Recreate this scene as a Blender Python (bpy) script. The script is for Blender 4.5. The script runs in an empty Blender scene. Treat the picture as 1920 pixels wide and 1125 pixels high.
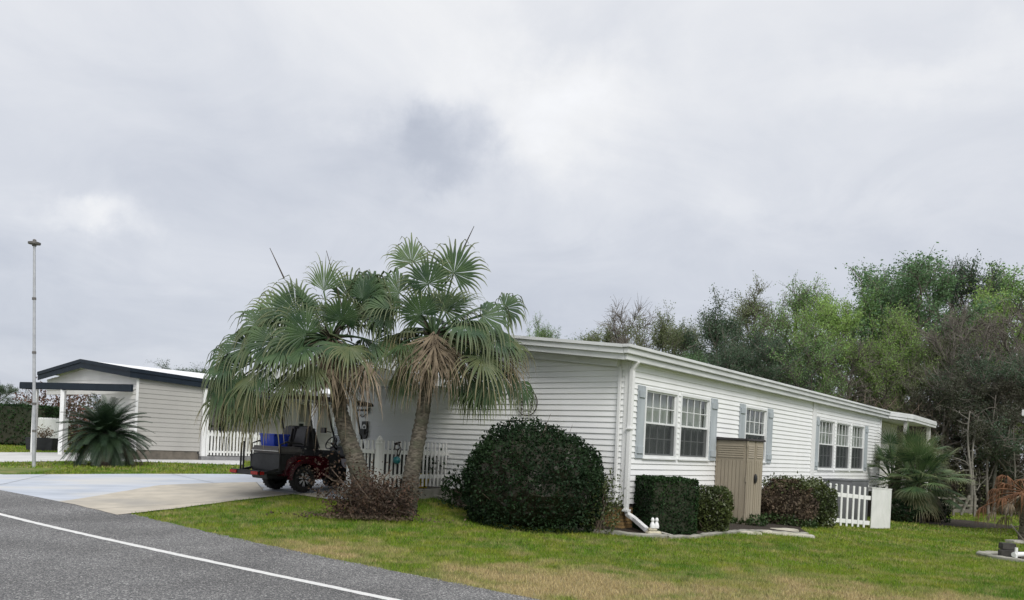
import bpy, bmesh, math, random
import numpy as np
from math import sin, cos, radians, pi, atan, sqrt
from mathutils import Vector, Matrix

# ------------------------------------------------------------------ camera, sky, sun, exposure
SC = bpy.context.scene
COL = SC.collection
FPX, ROLL, PY0, CAM_H = 1530.0, atan(.047), 838.0, 1.55      # focal length / principal row for a 1920x1125 frame
cam_d = bpy.data.cameras.new('camera'); cam = bpy.data.objects.new('camera', cam_d); COL.objects.link(cam)
cam_d.sensor_fit = 'HORIZONTAL'; cam_d.sensor_width = 36.0; cam_d.lens = FPX/1920*36
cam_d.shift_y = (PY0-562.5)/1920; cam_d.clip_start = .1; cam_d.clip_end = 3000
cr, sr = cos(ROLL), sin(ROLL)
cam.matrix_world = Matrix(((cr, -sr, 0, 0), (0, 0, -1, 0), (sr, cr, 0, CAM_H), (0, 0, 0, 1)))
SC.camera = cam
SC.view_settings.view_transform = 'Standard'; SC.view_settings.look = 'None'
SC.view_settings.exposure = 0.57; SC.view_settings.gamma = 1; SC.view_settings.use_curve_mapping = False
SUN_DIR = Vector((.22, -.70, .68)).normalized()
SUN_STRENGTH, SKY_GAIN = 1.5, .665
sd = bpy.data.lights.new('sun', 'SUN'); sd.energy = SUN_STRENGTH; sd.angle = radians(28); sd.color = (1, .97, .93)
so = bpy.data.objects.new('sun', sd); COL.objects.link(so)
so.rotation_euler = SUN_DIR.to_track_quat('Z', 'Y').to_euler(); so.location = (0, 0, 30)

def ray(px, py):
    u, v = (px-960)/FPX, (py-PY0)/FPX
    return Vector((u*cr+v*sr, 1.0, u*sr-v*cr))
def at(px, py, depth):                    # the point of the place seen at a pixel of the photo, at a given distance
    return Vector((0, 0, CAM_H)) + ray(px, py)*depth

def build_world():
    w = bpy.data.worlds.new('World'); SC.world = w; w.use_nodes = True
    nt = w.node_tree; nt.nodes.clear()
    N = nt.nodes.new; L = nt.links.new
    out = N('ShaderNodeOutputWorld'); bg = N('ShaderNodeBackground'); L(bg.outputs[0], out.inputs[0])
    sky = N('ShaderNodeTexSky'); sky.sky_type = 'NISHITA'; sky.sun_disc = False
    sky.sun_elevation = math.asin(SUN_DIR.z); sky.sun_rotation = math.atan2(SUN_DIR.x, SUN_DIR.y)
    tc = N('ShaderNodeTexCoord')
    nrm = N('ShaderNodeVectorMath'); nrm.operation = 'NORMALIZE'; L(tc.outputs['Generated'], nrm.inputs[0])
    D = nrm.outputs[0]
    sep = N('ShaderNodeSeparateXYZ'); L(D, sep.inputs[0])
    def m(op, a, b=None, c=None, clamp=False):
        n = N('ShaderNodeMath'); n.operation = op; n.use_clamp = clamp
        for i, v in enumerate((a, b, c)):
            if v is None: continue
            if isinstance(v, (int, float)): n.inputs[i].default_value = v
            else: L(v, n.inputs[i])
        return n.outputs[0]
    zz = m('ADD', m('MAXIMUM', sep.outputs[2], 0.0), .22)
    cmb = N('ShaderNodeCombineXYZ'); L(m('DIVIDE', sep.outputs[0], zz), cmb.inputs[0]); L(m('DIVIDE', sep.outputs[1], zz), cmb.inputs[1])
    def noise(vec, scale, detail, rough, dist=0.0, off=(0, 0, 0)):
        mp = N('ShaderNodeMapping'); mp.inputs['Location'].default_value = off; L(vec, mp.inputs[0])
        n = N('ShaderNodeTexNoise'); n.inputs['Scale'].default_value = scale; n.inputs['Detail'].default_value = detail
        n.inputs['Roughness'].default_value = rough; n.inputs['Distortion'].default_value = dist; L(mp.outputs[0], n.inputs['Vector'])
        return n.outputs['Fac']
    big = noise(cmb.outputs[0], .75, 4, .5, .3, (3.1, 1.7, 0))
    mid = noise(cmb.outputs[0], 2.3, 10, .60, .6, (1.2, 5.7, 0))
    base = m('ADD', m('MULTIPLY', big, .5), m('MULTIPLY', mid, .5))
    val = m('ADD', .70, m('MULTIPLY', m('SUBTRACT', base, .5), .50))
    # individual cloud masses, each a soft lump of the cloud deck in its own direction
    dis = N('ShaderNodeTexNoise'); dis.inputs['Scale'].default_value = 6.5; dis.inputs['Detail'].default_value = 10; dis.inputs['Roughness'].default_value = .6; L(D, dis.inputs['Vector'])
    dv = N('ShaderNodeVectorMath'); dv.operation = 'SUBTRACT'; L(dis.outputs['Color'], dv.inputs[0]); dv.inputs[1].default_value = (.5, .5, .5)
    ds = N('ShaderNodeVectorMath'); ds.operation = 'SCALE'; ds.inputs['Scale'].default_value = .20; L(dv.outputs[0], ds.inputs[0])
    da = N('ShaderNodeVectorMath'); da.operation = 'ADD'; L(D, da.inputs[0]); L(ds.outputs[0], da.inputs[1])
    def lump(px, py, sx, sy, amount, soft=1.6):
        d = ray(px, py).normalized(); rt = Vector((d.y, -d.x, 0)).normalized(); up = rt.cross(d)
        acc = None
        for ax, s in ((rt, sx), (up, sy)):
            dt = N('ShaderNodeVectorMath'); dt.operation = 'DOT_PRODUCT'; L(da.outputs[0], dt.inputs[0]); dt.inputs[1].default_value = ax
            q = m('DIVIDE', m('SUBTRACT', dt.outputs['Value'], 0.0), s); q = m('MULTIPLY', q, q)
            acc = q if acc is None else m('ADD', acc, q)
        fw = N('ShaderNodeVectorMath'); fw.operation = 'DOT_PRODUCT'; L(D, fw.inputs[0]); fw.inputs[1].default_value = d
        front = m('GREATER_THAN', fw.outputs['Value'], .3)
        g = m('MULTIPLY', m('POWER', 2.718, m('MULTIPLY', m('POWER', acc, soft), -1)), front)
        return m('MULTIPLY', g, amount)
    for a in ((850, 290, .062, .050, -.11, 2.4), (790, 300, .11, .050, -.08, 1.3), (700, 320, .17, .05, -.05, 1.1), (800, 225, .05, .04, -.05, 1.3), (560, 300, .25, .10, -.03, 1.0), (1020, 270, .13, .07, .17, 1.0), (900, 130, .3, .12, .09, 1.0),
              (150, 395, .05, .022, .20, 1.0), (1070, 25, .10, .06, -.07, 1.4), (1480, 160, .34, .12, -.03, 1.0),
              (1750, 120, .2, .03, .07, 1.0), (30, 560, .2, .05, -.07, 1.2), (1500, 400, .3, .02, .04, 1.0)):
        val = m('ADD', val, lump(*a))
    # an overcast vault is brighter towards the zenith than at the horizon
    val = m('MULTIPLY', val, m('ADD', 1.0, m('MULTIPLY', m('MULTIPLY', sep.outputs[2], sep.outputs[2], clamp=True), 1.1)))
    val = m('MINIMUM', m('MAXIMUM', val, .3), 1.5)
    ramp = N('ShaderNodeValToRGB'); e = ramp.color_ramp.elements
    e[0].position, e[0].color = .42, (.875, .965, 1.17, 1); e[1].position, e[1].color = .95, (.975, .985, 1.01, 1)
    L(val, ramp.inputs[0])
    cl = N('ShaderNodeVectorMath'); cl.operation = 'SCALE'; L(ramp.outputs[0], cl.inputs[0]); L(val, cl.inputs['Scale'])
    sks = N('ShaderNodeVectorMath'); sks.operation = 'SCALE'; sks.inputs['Scale'].default_value = .08; L(sky.outputs[0], sks.inputs[0])
    mx = N('ShaderNodeMix'); mx.data_type = 'RGBA'; mx.inputs['Factor'].default_value = .93
    L(sks.outputs[0], mx.inputs[6]); L(cl.outputs[0], mx.inputs[7])
    L(mx.outputs[2], bg.inputs[0]); bg.inputs[1].default_value = SKY_GAIN
build_world()

# ------------------------------------------------------------------ materials
def rgb(c): return (c[0], c[1], c[2], 1)
def mat(name, c, c2=None, rough=.6, scale=8.0, detail=4, spec=.4, metal=0.0, bump=0.0, bscale=None, bdist=.01, stretch=(1, 1, 1),
        island=0.0, trans=0.0, c3=None, s3=1.0, th3=(.5, .65), lo=.35, hi=.65, coat=0.0, tip=None):
    """noise-mixed principled material; c3 adds a broad second patch colour; island varies per loose piece; trans = leaf translucency"""
    m = bpy.data.materials.new(name); m.use_nodes = True; nt = m.node_tree; N = nt.nodes.new; L = nt.links.new
    p = nt.nodes['Principled BSDF']; o = nt.nodes['Material Output']
    p.inputs['Roughness'].default_value = rough; p.inputs['Specular IOR Level'].default_value = spec; p.inputs['Metallic'].default_value = metal
    p.inputs['Coat Weight'].default_value = coat
    g = N('ShaderNodeNewGeometry'); mp = N('ShaderNodeMapping'); mp.inputs['Scale'].default_value = stretch; L(g.outputs['Position'], mp.inputs[0])
    def noise(s, d):
        n = N('ShaderNodeTexNoise'); n.inputs['Scale'].default_value = s; n.inputs['Detail'].default_value = d; L(mp.outputs[0], n.inputs['Vector']); return n.outputs['Fac']
    def ramp(f, a, b):
        r = N('ShaderNodeMapRange'); r.inputs[1].default_value = a; r.inputs[2].default_value = b; L(f, r.inputs[0]); return r.outputs[0]
    def mix(f, a, b, t='MIX'):
        x = N('ShaderNodeMix'); x.data_type = 'RGBA'; x.blend_type = t
        if isinstance(f, float): x.inputs[0].default_value = f
        else: L(f, x.inputs[0])
        for i, v in ((6, a), (7, b)):
            if isinstance(v, tuple): x.inputs[i].default_value = rgb(v)
            else: L(v, x.inputs[i])
        return x.outputs[2]
    col = None
    if c2 is not None: col = mix(ramp(noise(scale, detail), lo, hi), tuple(c), tuple(c2))
    if c3 is not None: col = mix(ramp(noise(s3, 4), *th3), col if col else tuple(c), tuple(c3))
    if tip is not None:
        at_ = N('ShaderNodeAttribute'); at_.attribute_name = 'tip'; col = mix(ramp(at_.outputs['Fac'], .5, 1.05), col, tuple(tip))  # paler towards leaf tips: dried ends, and sky glint put into the colour
    if island:
        r = N('ShaderNodeMapRange'); r.inputs[3].default_value = 1-island; r.inputs[4].default_value = 1+island; L(g.outputs['Random Per Island'], r.inputs[0])
        h = N('ShaderNodeHueSaturation'); L(r.outputs[0], h.inputs['Value'])
        r2 = N('ShaderNodeMapRange'); r2.inputs[3].default_value = .5-.03*island; r2.inputs[4].default_value = .5+.03*island
        wn = N('ShaderNodeTexWhiteNoise'); wn.noise_dimensions = '1D'; L(g.outputs['Random Per Island'], wn.inputs['W']); L(wn.outputs['Value'], r2.inputs[0]); L(r2.outputs[0], h.inputs['Hue'])
        if col is None: h.inputs['Color'].default_value = rgb(c)
        else: L(col, h.inputs['Color'])
        col = h.outputs[0]
    if col is None: p.inputs['Base Color'].default_value = rgb(c)
    else: L(col, p.inputs['Base Color'])
    if bump:
        b = N('ShaderNodeBump'); b.inputs['Strength'].default_value = bump; b.inputs['Distance'].default_value = bdist
        L(noise(bscale or scale*3, 5), b.inputs['Height']); L(b.outputs[0], p.inputs['Normal'])
    if trans:
        t = N('ShaderNodeBsdfTranslucent'); ms = N('ShaderNodeMixShader'); ms.inputs[0].default_value = trans
        if col is None: t.inputs[0].default_value = rgb(c)
        else: L(col, t.inputs[0])
        L(p.outputs[0], ms.inputs[1]); L(t.outputs[0], ms.inputs[2]); L(ms.outputs[0], o.inputs[0])
    return m

def glass_mat(name, tint, see, rough=.02):
    m = bpy.data.materials.new(name); m.use_nodes = True; nt = m.node_tree; nt.nodes.clear(); N = nt.nodes.new; L = nt.links.new
    o = N('ShaderNodeOutputMaterial'); tr = N('ShaderNodeBsdfTransparent'); tr.inputs[0].default_value = rgb(tint)
    gl = N('ShaderNodeBsdfGlossy'); gl.inputs['Roughness'].default_value = rough; gl.inputs[0].default_value = (1, 1, 1, 1)
    f = N('ShaderNodeFresnel'); gb = N('ShaderNodeNewGeometry'); bi = N('ShaderNodeMath'); bi.operation = 'MULTIPLY_ADD'; bi.inputs[1].default_value = -.83333; bi.inputs[2].default_value = 1.5; L(gb.outputs['Backfacing'], bi.inputs[0]); L(bi.outputs[0], f.inputs[0])
    a = N('ShaderNodeMath'); a.operation = 'ADD'; a.inputs[1].default_value = see; L(f.outputs[0], a.inputs[0])
    x = N('ShaderNodeMixShader'); L(a.outputs[0], x.inputs[0]); L(tr.outputs[0], x.inputs[1]); L(gl.outputs[0], x.inputs[2]); L(x.outputs[0], o.inputs[0])
    return m
def screen_mat(name, c, opacity):
    m = bpy.data.materials.new(name); m.use_nodes = True; nt = m.node_tree; nt.nodes.clear(); N = nt.nodes.new; L = nt.links.new
    o = N('ShaderNodeOutputMaterial'); tr = N('ShaderNodeBsdfTransparent'); d = N('ShaderNodeBsdfDiffuse'); d.inputs[0].default_value = rgb(c)
    x = N('ShaderNodeMixShader'); x.inputs[0].default_value = opacity; L(tr.outputs[0], x.inputs[1]); L(d.outputs[0], x.inputs[2]); L(x.outputs[0], o.inputs[0])
    return m

M = {}
M['siding'] = mat('white_vinyl', (.85, .855, .85), (.80, .805, .80), rough=.42, scale=1.2, c3=(.74, .735, .70), s3=.8, th3=(.58, .85), stretch=(1, 1, .25), bump=.05, bscale=60, bdist=.003)
M['trim'] = mat('white_trim', (.80, .80, .80), (.73, .735, .73), rough=.4, scale=3, stretch=(1, 1, .4), bump=.05, bscale=40)
M['gutter'] = mat('aged_white_metal', (.72, .73, .73), (.60, .61, .61), rough=.45, scale=1.3, detail=8, stretch=(1, 1, 4), c3=(.50, .51, .51), s3=2.2, th3=(.58, .8))
M['roof_white'] = mat('white_roof_metal', (.82, .83, .84), (.72, .73, .74), rough=.45, scale=1.0)
M['shutter'] = mat('blue_grey_shutter', (.42, .46, .485), (.34, .375, .40), rough=.6, scale=6, stretch=(1, 1, .2), bump=.2, bscale=50, c3=(.48, .52, .54), s3=4, th3=(.6, .72))
M['sash'] = mat('white_window_vinyl', (.78, .79, .79), (.72, .73, .73), rough=.4, scale=4)
M['glass'] = glass_mat('window_glass', (.80, .84, .82), .05)
M['screen'] = screen_mat('insect_screen', (.045, .05, .052), .66)
M['curtain'] = mat('grey_curtain', (.52, .53, .51), (.40, .41, .40), rough=.8, scale=2, stretch=(1, 1, .2), trans=.2)
M['curtain_dark'] = mat('dim_curtain', (.30, .31, .30), (.15, .165, .17), rough=.8, scale=2.5, stretch=(1, 1, .2))
M['dark'] = mat('dark_interior', (.02, .022, .024), rough=.8)
M['skirt'] = mat('skirting', (.16, .14, .115), (.10, .09, .075), rough=.85, scale=4, bump=.3, bscale=30)
M['brick'] = mat('buff_brick', (.30, .20, .085), (.22, .135, .055), rough=.85, scale=9, bump=.5, bscale=50, bdist=.004)
M['mortar'] = mat('mortar', (.20, .18, .15), (.14, .13, .11), rough=.9, scale=20)
M['concrete'] = mat('concrete_edging', (.33, .32, .28), (.22, .215, .18), rough=.9, scale=5, detail=8, bump=.4, bscale=60, c3=(.12, .13, .09), s3=2.0, th3=(.52, .7))
M['apron'] = mat('tan_concrete', (.49, .445, .37), (.40, .365, .305), rough=.85, scale=2.6, detail=12, bump=.25, bscale=150, bdist=.005, c3=(.33, .31, .275), s3=.9, th3=(.50, .72))
M['drive'] = mat('pale_blue_concrete', (.455, .49, .55), (.36, .395, .45), rough=.7, scale=1.5, detail=12, bump=.2, bscale=120, bdist=.005, c3=(.50, .50, .49), s3=.6, th3=(.45, .68), stretch=(.6, 1.6, 1))
M['path'] = mat('pale_path_concrete', (.58, .58, .57), (.48, .48, .47), rough=.8, scale=1.2, detail=7)
M['joint'] = mat('slab_joint', (.20, .20, .19), rough=.9)
M['mulch'] = mat('dark_mulch', (.055, .042, .03), (.025, .02, .015), rough=.95, scale=25, detail=6, bump=.8, bscale=60, bdist=.03)
M['shed'] = mat('taupe_resin', (.33, .285, .215), (.29, .25, .19), rough=.5, scale=3, stretch=(1, 1, .3), bump=.1, bscale=120)
M['shed_dark'] = mat('dark_grey_resin', (.05, .045, .045), (.035, .03, .03), rough=.6, scale=5)
M['black'] = mat('black_plastic', (.014, .014, .015), (.022, .022, .024), rough=.45, scale=10)
M['ac'] = mat('grey_unit_metal', (.17, .175, .185), (.135, .14, .15), rough=.5, scale=2, stretch=(1, 1, .2))
M['fence'] = mat('white_fence_vinyl', (.80, .80, .79), (.72, .73, .71), rough=.4, scale=3, detail=6)
M['fence_old'] = mat('weathered_white_fence', (.78, .78, .75), (.66, .665, .63), rough=.5, scale=5, detail=8, stretch=(1, 1, .5))
M['trunk'] = mat('palm_bark', (.165, .145, .115), (.065, .056, .044), rough=.95, scale=11, detail=10, stretch=(1, 1, 2.2), bump=1.0, bscale=22, bdist=.03, c3=(.10, .10, .07), s3=3, th3=(.48, .7), lo=.4, hi=.6)
def leafm(n, c, c2, isl=.25, tr=.22, rough=.45, sc=1.4, spec=.45, **k): M[n] = mat(n, c, c2, rough=rough, scale=sc, island=isl, trans=tr, spec=spec, **k)
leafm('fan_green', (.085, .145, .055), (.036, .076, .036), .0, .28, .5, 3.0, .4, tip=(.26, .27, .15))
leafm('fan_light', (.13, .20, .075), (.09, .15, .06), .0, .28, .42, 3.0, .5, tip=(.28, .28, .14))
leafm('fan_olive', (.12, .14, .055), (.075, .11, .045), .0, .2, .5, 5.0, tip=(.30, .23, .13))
leafm('fan_brown', (.27, .215, .15), (.12, .094, .066), .0, .12, .8, 6.0, .2)
leafm('fan_tan', (.36, .295, .225), (.22, .17, .125), .0, .15, .8, 6.0, .2)
leafm('fan_rust', (.20, .10, .052), (.11, .055, .032), .0, .12, .8, 6.0, .2)
leafm('sago', (.042, .075, .036), (.022, .045, .025), .0, .1, .45, 3.0, .35)
leafm('sago_brown', (.085, .062, .042), (.05, .038, .028), .0, .1, .8, 3.0, .2)
leafm('bush', (.020, .042, .015), (.010, .025, .010), .4, .15, rough=.65, spec=.2)
leafm('hedge', (.026, .058, .017), (.014, .034, .012), .4, .15, rough=.65, spec=.2)
leafm('shrub_olive', (.085, .105, .030), (.045, .065, .020), .4, .2)
leafm('shrub_dark', (.085, .050, .030), (.038, .024, .017), .6, .1, .8)
leafm('boot', (.085, .065, .048), (.04, .032, .025), .3, .0, .9)
leafm('shrub_dead', (.125, .092, .058), (.060, .044, .030), .55, .1, .8)
leafm('twig_dead', (.14, .105, .08), (.08, .06, .045), .3, .0, .9)
leafm('ground_plants', (.035, .075, .022), (.06, .085, .025), .4, .2)
leafm('tree_dark', (0.094, 0.149, 0.083), (0.062, 0.106, 0.062), .35, .42)
leafm('tree_green', (0.225, 0.369, 0.119), (0.163, 0.281, 0.098), .35, .42)
leafm('tree_lime', (0.312, 0.463, 0.119), (0.225, 0.356, 0.100), .3, .42)
leafm('tree_mid', (0.156, 0.269, 0.119), (0.110, 0.200, 0.092), .35, .42)
leafm('tree_olive', (0.219, 0.256, 0.119), (0.156, 0.194, 0.094), .35, .42)
leafm('tree_brown', (0.182, 0.160, 0.116), (0.127, 0.110, 0.083), .35, .42)
leafm('tree_red', (.15, .075, .050), (.09, .050, .035), .4, .2)
leafm('under', (.050, .062, .032), (.070, .062, .042), .5, .2, sc=.4)
M['bark'] = mat('grey_bark', (.20, .18, .155), (.12, .105, .09), rough=.95, scale=5, stretch=(1, 1, .35), island=.2)
M['bark_pale'] = mat('pale_bark', (.24, .225, .195), (.15, .14, .12), rough=.95, scale=5, stretch=(1, 1, .35))
M['nb_siding'] = mat('beige_grey_siding', (.42, .41, .385), (.37, .36, .34), rough=.5, scale=1.0, stretch=(1, 1, .3))
M['nb_white'] = mat('cream_siding', (.70, .69, .67), (.64, .63, .61), rough=.5, scale=1.5)
M['navy'] = mat('navy_metal', (.008, .014, .024), (.012, .020, .032), rough=.55, spec=.25, scale=3)
M['planter'] = mat('charcoal_planter', (.035, .037, .042), (.025, .026, .03), rough=.6, scale=5)
M['deck'] = mat('grey_deck_boards', (.25, .25, .255), (.19, .19, .195), rough=.7, scale=5)
M['pole'] = mat('grey_pole_metal', (.50, .51, .53), (.40, .41, .43), rough=.4, scale=8, metal=.3)
M['pole_dark'] = mat('dark_pole_metal', (.16, .15, .14), (.10, .095, .09), rough=.6, scale=8)
M['red_paint'] = mat('burgundy_paint', (.060, .004, .008), (.045, .003, .007), rough=.25, scale=4, coat=.6)
M['seat'] = mat('charcoal_vinyl', (.045, .043, .048), (.033, .032, .036), rough=.55, scale=12, bump=.1, bscale=90)
M['seat_lt'] = mat('grey_vinyl', (.125, .115, .115), (.10, .093, .093), rough=.55, scale=12, bump=.1, bscale=90)
M['rubber'] = mat('tyre_rubber', (.012, .012, .013), (.020, .020, .020), rough=.75, scale=25, bump=.3, bscale=60)
M['alloy'] = mat('machined_alloy', (.72, .72, .74), (.62, .62, .64), rough=.35, scale=10, metal=.2)
M['tail'] = mat('red_lens', (.40, .018, .012), (.33, .012, .010), rough=.2, scale=8, coat=.5)
M['blue'] = mat('blue_tote_plastic', (.010, .045, .42), (.008, .035, .34), rough=.4, scale=6)
M['yellow'] = mat('yellow_plastic', (.42, .33, .02), (.34, .26, .02), rough=.5, scale=5)
M['teal'] = mat('teal_glass', (.01, .16, .19), (.02, .22, .24), rough=.12, scale=9, coat=.8)
M['iron'] = mat('dark_iron', (.03, .024, .022), (.055, .04, .032), rough=.6, scale=15)
M['gold'] = mat('aged_gold', (.42, .35, .17), (.30, .25, .12), rough=.5, scale=12)
M['cream'] = mat('cream_plaster', (.62, .58, .46), (.50, .46, .35), rough=.7, scale=12)
M['stone'] = mat('pale_stone', (.52, .50, .45), (.36, .35, .31), rough=.9, scale=7, bump=.5, bscale=40)
M['flag'] = mat('cream_flagstone', (.56, .53, .44), (.42, .40, .33), rough=.9, scale=5, bump=.4, bscale=40, c3=(.20, .22, .12), s3=3, th3=(.55, .7))
M['block'] = mat('dark_block', (.07, .065, .06), (.04, .038, .035), rough=.9, scale=10, bump=.5, bscale=50)
M['wood_grey'] = mat('grey_timber', (.22, .20, .17), (.13, .12, .10), rough=.9, scale=6, stretch=(.3, 1, 1), bump=.3, bscale=40)
M['line'] = mat('road_paint', (.70, .70, .69), (.60, .60, .585), rough=.7, scale=25, detail=8, c3=(.26, .26, .26), s3=55, th3=(.60, .74), bump=.4, bscale=160, bdist=.006)

def asphalt():
    m = mat('asphalt', (.10, .10, .103), rough=.85); nt = m.node_tree; N = nt.nodes.new; L = nt.links.new; p = nt.nodes['Principled BSDF']
    g = N('ShaderNodeNewGeometry')
    v = N('ShaderNodeTexVoronoi'); v.inputs['Scale'].default_value = 88; L(g.outputs['Position'], v.inputs['Vector'])
    n = N('ShaderNodeTexNoise'); n.inputs['Scale'].default_value = 110; n.inputs['Detail'].default_value = 3; L(g.outputs['Position'], n.inputs['Vector'])
    b = N('ShaderNodeTexNoise'); b.inputs['Scale'].default_value = .55; b.inputs['Detail'].default_value = 5; L(g.outputs['Position'], b.inputs['Vector'])
    hs = N('ShaderNodeSeparateColor'); L(v.outputs['Color'], hs.inputs[0])
    r = N('ShaderNodeValToRGB'); e = r.color_ramp.elements; e[0].position = .05; e[0].color = (.05, .051, .053, 1); e[1].position = 1; e[1].color = (.46, .45, .435, 1)
    x = e.new(.55); x.color = (.118, .118, .12, 1); x = e.new(.82); x.color = (.205, .203, .20, 1)
    L(hs.outputs[0], r.inputs[0])
    mx = N('ShaderNodeMix'); mx.data_type = 'RGBA'; mx.blend_type = 'OVERLAY'; mx.inputs[0].default_value = .7; L(r.outputs[0], mx.inputs[6])
    cc = N('ShaderNodeMapRange'); cc.inputs[1].default_value = .3; cc.inputs[2].default_value = .7; cc.inputs[3].default_value = .30; cc.inputs[4].default_value = .72; L(n.outputs['Fac'], cc.inputs[0]); L(cc.outputs[0], mx.inputs[7])
    mb = N('ShaderNodeMix'); mb.data_type = 'RGBA'; mb.blend_type = 'MULTIPLY'; mb.inputs[0].default_value = 1; L(mx.outputs[2], mb.inputs[6])
    br = N('ShaderNodeMapRange'); br.inputs[1].default_value = .3; br.inputs[2].default_value = .7; br.inputs[3].default_value = .70; br.inputs[4].default_value = 1.3; L(b.outputs['Fac'], br.inputs[0]); L(br.outputs[0], mb.inputs[7])
    L(mb.outputs[2], p.inputs['Base Color'])
    bp = N('ShaderNodeBump'); bp.inputs['Strength'].default_value = .7; bp.inputs['Distance'].default_value = .012; L(hs.outputs[1], bp.inputs['Height']); L(bp.outputs[0], p.inputs['Normal'])
    return m
M['asphalt'] = asphalt()

DRY = [(.75, 9.5, 1.9, 1.0), (.1, 9.9, 1.3, .8), (2.6, 9.3, 1.3, .7), (3.9, 10.0, 1.8, .7), (-2.6, 11.2, 1.6, .6), (5.5, 9.6, 1.2, .7)]     # worn, dried-out spots beside the road (x, y, radius, amount)
def grass_mat(name, soil):
    m = mat(name, (.1, .15, .03), rough=.75, spec=.25); nt = m.node_tree; N = nt.nodes.new; L = nt.links.new; p = nt.nodes['Principled BSDF']
    g = N('ShaderNodeNewGeometry'); P = g.outputs['Position']
    def noise(s, d, off=0):
        mp = N('ShaderNodeMapping'); mp.inputs['Location'].default_value = (off, off*.7, 0); L(P, mp.inputs[0])
        n = N('ShaderNodeTexNoise'); n.inputs['Scale'].default_value = s; n.inputs['Detail'].default_value = d; L(mp.outputs[0], n.inputs['Vector']); return n.outputs['Fac']
    def mr(f, a, b, c=0, d=1):
        r = N('ShaderNodeMapRange'); r.inputs[1].default_value = a; r.inputs[2].default_value = b; r.inputs[3].default_value = c; r.inputs[4].default_value = d; L(f, r.inputs[0]); return r.outputs[0]
    def mix(f, a, b, t='MIX'):
        x = N('ShaderNodeMix'); x.data_type = 'RGBA'; x.blend_type = t; L(f, x.inputs[0])
        for i, v in ((6, a), (7, b)):
            if isinstance(v, tuple): x.inputs[i].default_value = rgb(v)
            else: L(v, x.inputs[i])
        return x.outputs[2]
    c = mix(mr(noise(.33, 4), .38, .62), (.088, .185, .012), (.155, .238, .015))
    c = mix(mr(noise(1.5, 5, 7), .46, .68), c, (.225, .255, .030))
    c = mix(mr(noise(4.5, 5, 3), .52, .72), c, (.055, .125, .008))
    f = None
    for (x, y, r, a) in DRY:
        d = N('ShaderNodeVectorMath'); d.operation = 'DISTANCE'; L(P, d.inputs[0]); d.inputs[1].default_value = (x, y, 0)
        k = mr(d.outputs['Value'], r*1.15, r*.25, 0, a)
        if f is None: f = k
        else:
            q = N('ShaderNodeMath'); q.operation = 'MAXIMUM'; L(f, q.inputs[0]); L(k, q.inputs[1]); f = q.outputs[0]
    q = N('ShaderNodeMath'); q.operation = 'ADD'; L(f, q.inputs[0]); L(mr(noise(2.2, 6, 11), .2, .8, -.75, .75), q.inputs[1])
    q2 = N('ShaderNodeMath'); q2.operation = 'MULTIPLY'; q2.use_clamp = True; L(q.outputs[0], q2.inputs[0]); q2.inputs[1].default_value = 1.25
    c = mix(q2.outputs[0], c, (.40, .32, .165))
    if not soil:
        r = mr(g.outputs['Random Per Island'], 0, 1, .55, 1.65)
        x = N('ShaderNodeMix'); x.data_type = 'RGBA'; x.blend_type = 'MULTIPLY'; x.inputs[0].default_value = 1; L(c, x.inputs[6]); L(r, x.inputs[7]); c = x.outputs[2]
        wn = N('ShaderNodeTexWhiteNoise'); wn.noise_dimensions = '1D'; L(g.outputs['Random Per Island'], wn.inputs['W'])
        c = mix(mr(wn.outputs['Value'], .90, .94), c, (.36, .32, .12))
        t = N('ShaderNodeBsdfTranslucent'); L(c, t.inputs[0]); ms = N('ShaderNodeMixShader'); ms.inputs[0].default_value = .25
        L(p.outputs[0], ms.inputs[1]); L(t.outputs[0], ms.inputs[2]); L(ms.outputs[0], nt.nodes['Material Output'].inputs[0])
    else:
        c = mix(mr(noise(30, 4), .3, .7, .15, .75), c, (.075, .075, .03))
        b = N('ShaderNodeBump'); b.inputs['Strength'].default_value = .8; b.inputs['Distance'].default_value = .04; L(noise(28, 5), b.inputs['Height']); L(b.outputs[0], p.inputs['Normal'])
    L(c, p.inputs['Base Color'])
    return m
M['lawn'] = grass_mat('lawn_turf', True); M['blade'] = grass_mat('grass_blade', False)

# ------------------------------------------------------------------ mesh helpers
def tag(o, label=None, cat=None, group=None, kind=None):
    if label: o['label'] = label
    if cat: o['category'] = cat
    if group: o['group'] = group
    if kind: o['kind'] = kind
    return o
def link(name, me, m, parent=None, loc=None):
    o = bpy.data.objects.new(name, me); COL.objects.link(o)
    if m is not None and not me.materials: me.materials.append(M[m] if isinstance(m, str) else m)
    if parent is not None: o.parent = parent
    if loc is not None: o.location = loc
    return o
def empty(name, loc, rz=0.0):
    o = bpy.data.objects.new(name, None); COL.objects.link(o); o.location = loc; o.rotation_euler = (0, 0, rz); o.empty_display_size = .1
    return o
def copy_tree(o, parent=None):
    c = o.copy(); COL.objects.link(c); c.parent = parent
    for ch in list(o.children): copy_tree(ch, c)
    return c
def npmesh(name, V, F, smooth=False):
    V = np.asarray(V, dtype=np.float32); F = np.asarray(F, dtype=np.int32); k = F.shape[1]
    me = bpy.data.meshes.new(name); me.vertices.add(len(V)); me.vertices.foreach_set('co', V.ravel())
    me.loops.add(F.size); me.loops.foreach_set('vertex_index', F.ravel()); me.polygons.add(len(F))
    me.polygons.foreach_set('loop_start', np.arange(0, F.size, k, dtype=np.int32))
    if smooth: me.polygons.foreach_set('use_smooth', np.ones(len(F), dtype=bool))
    me.update(calc_edges=True); return me

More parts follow.
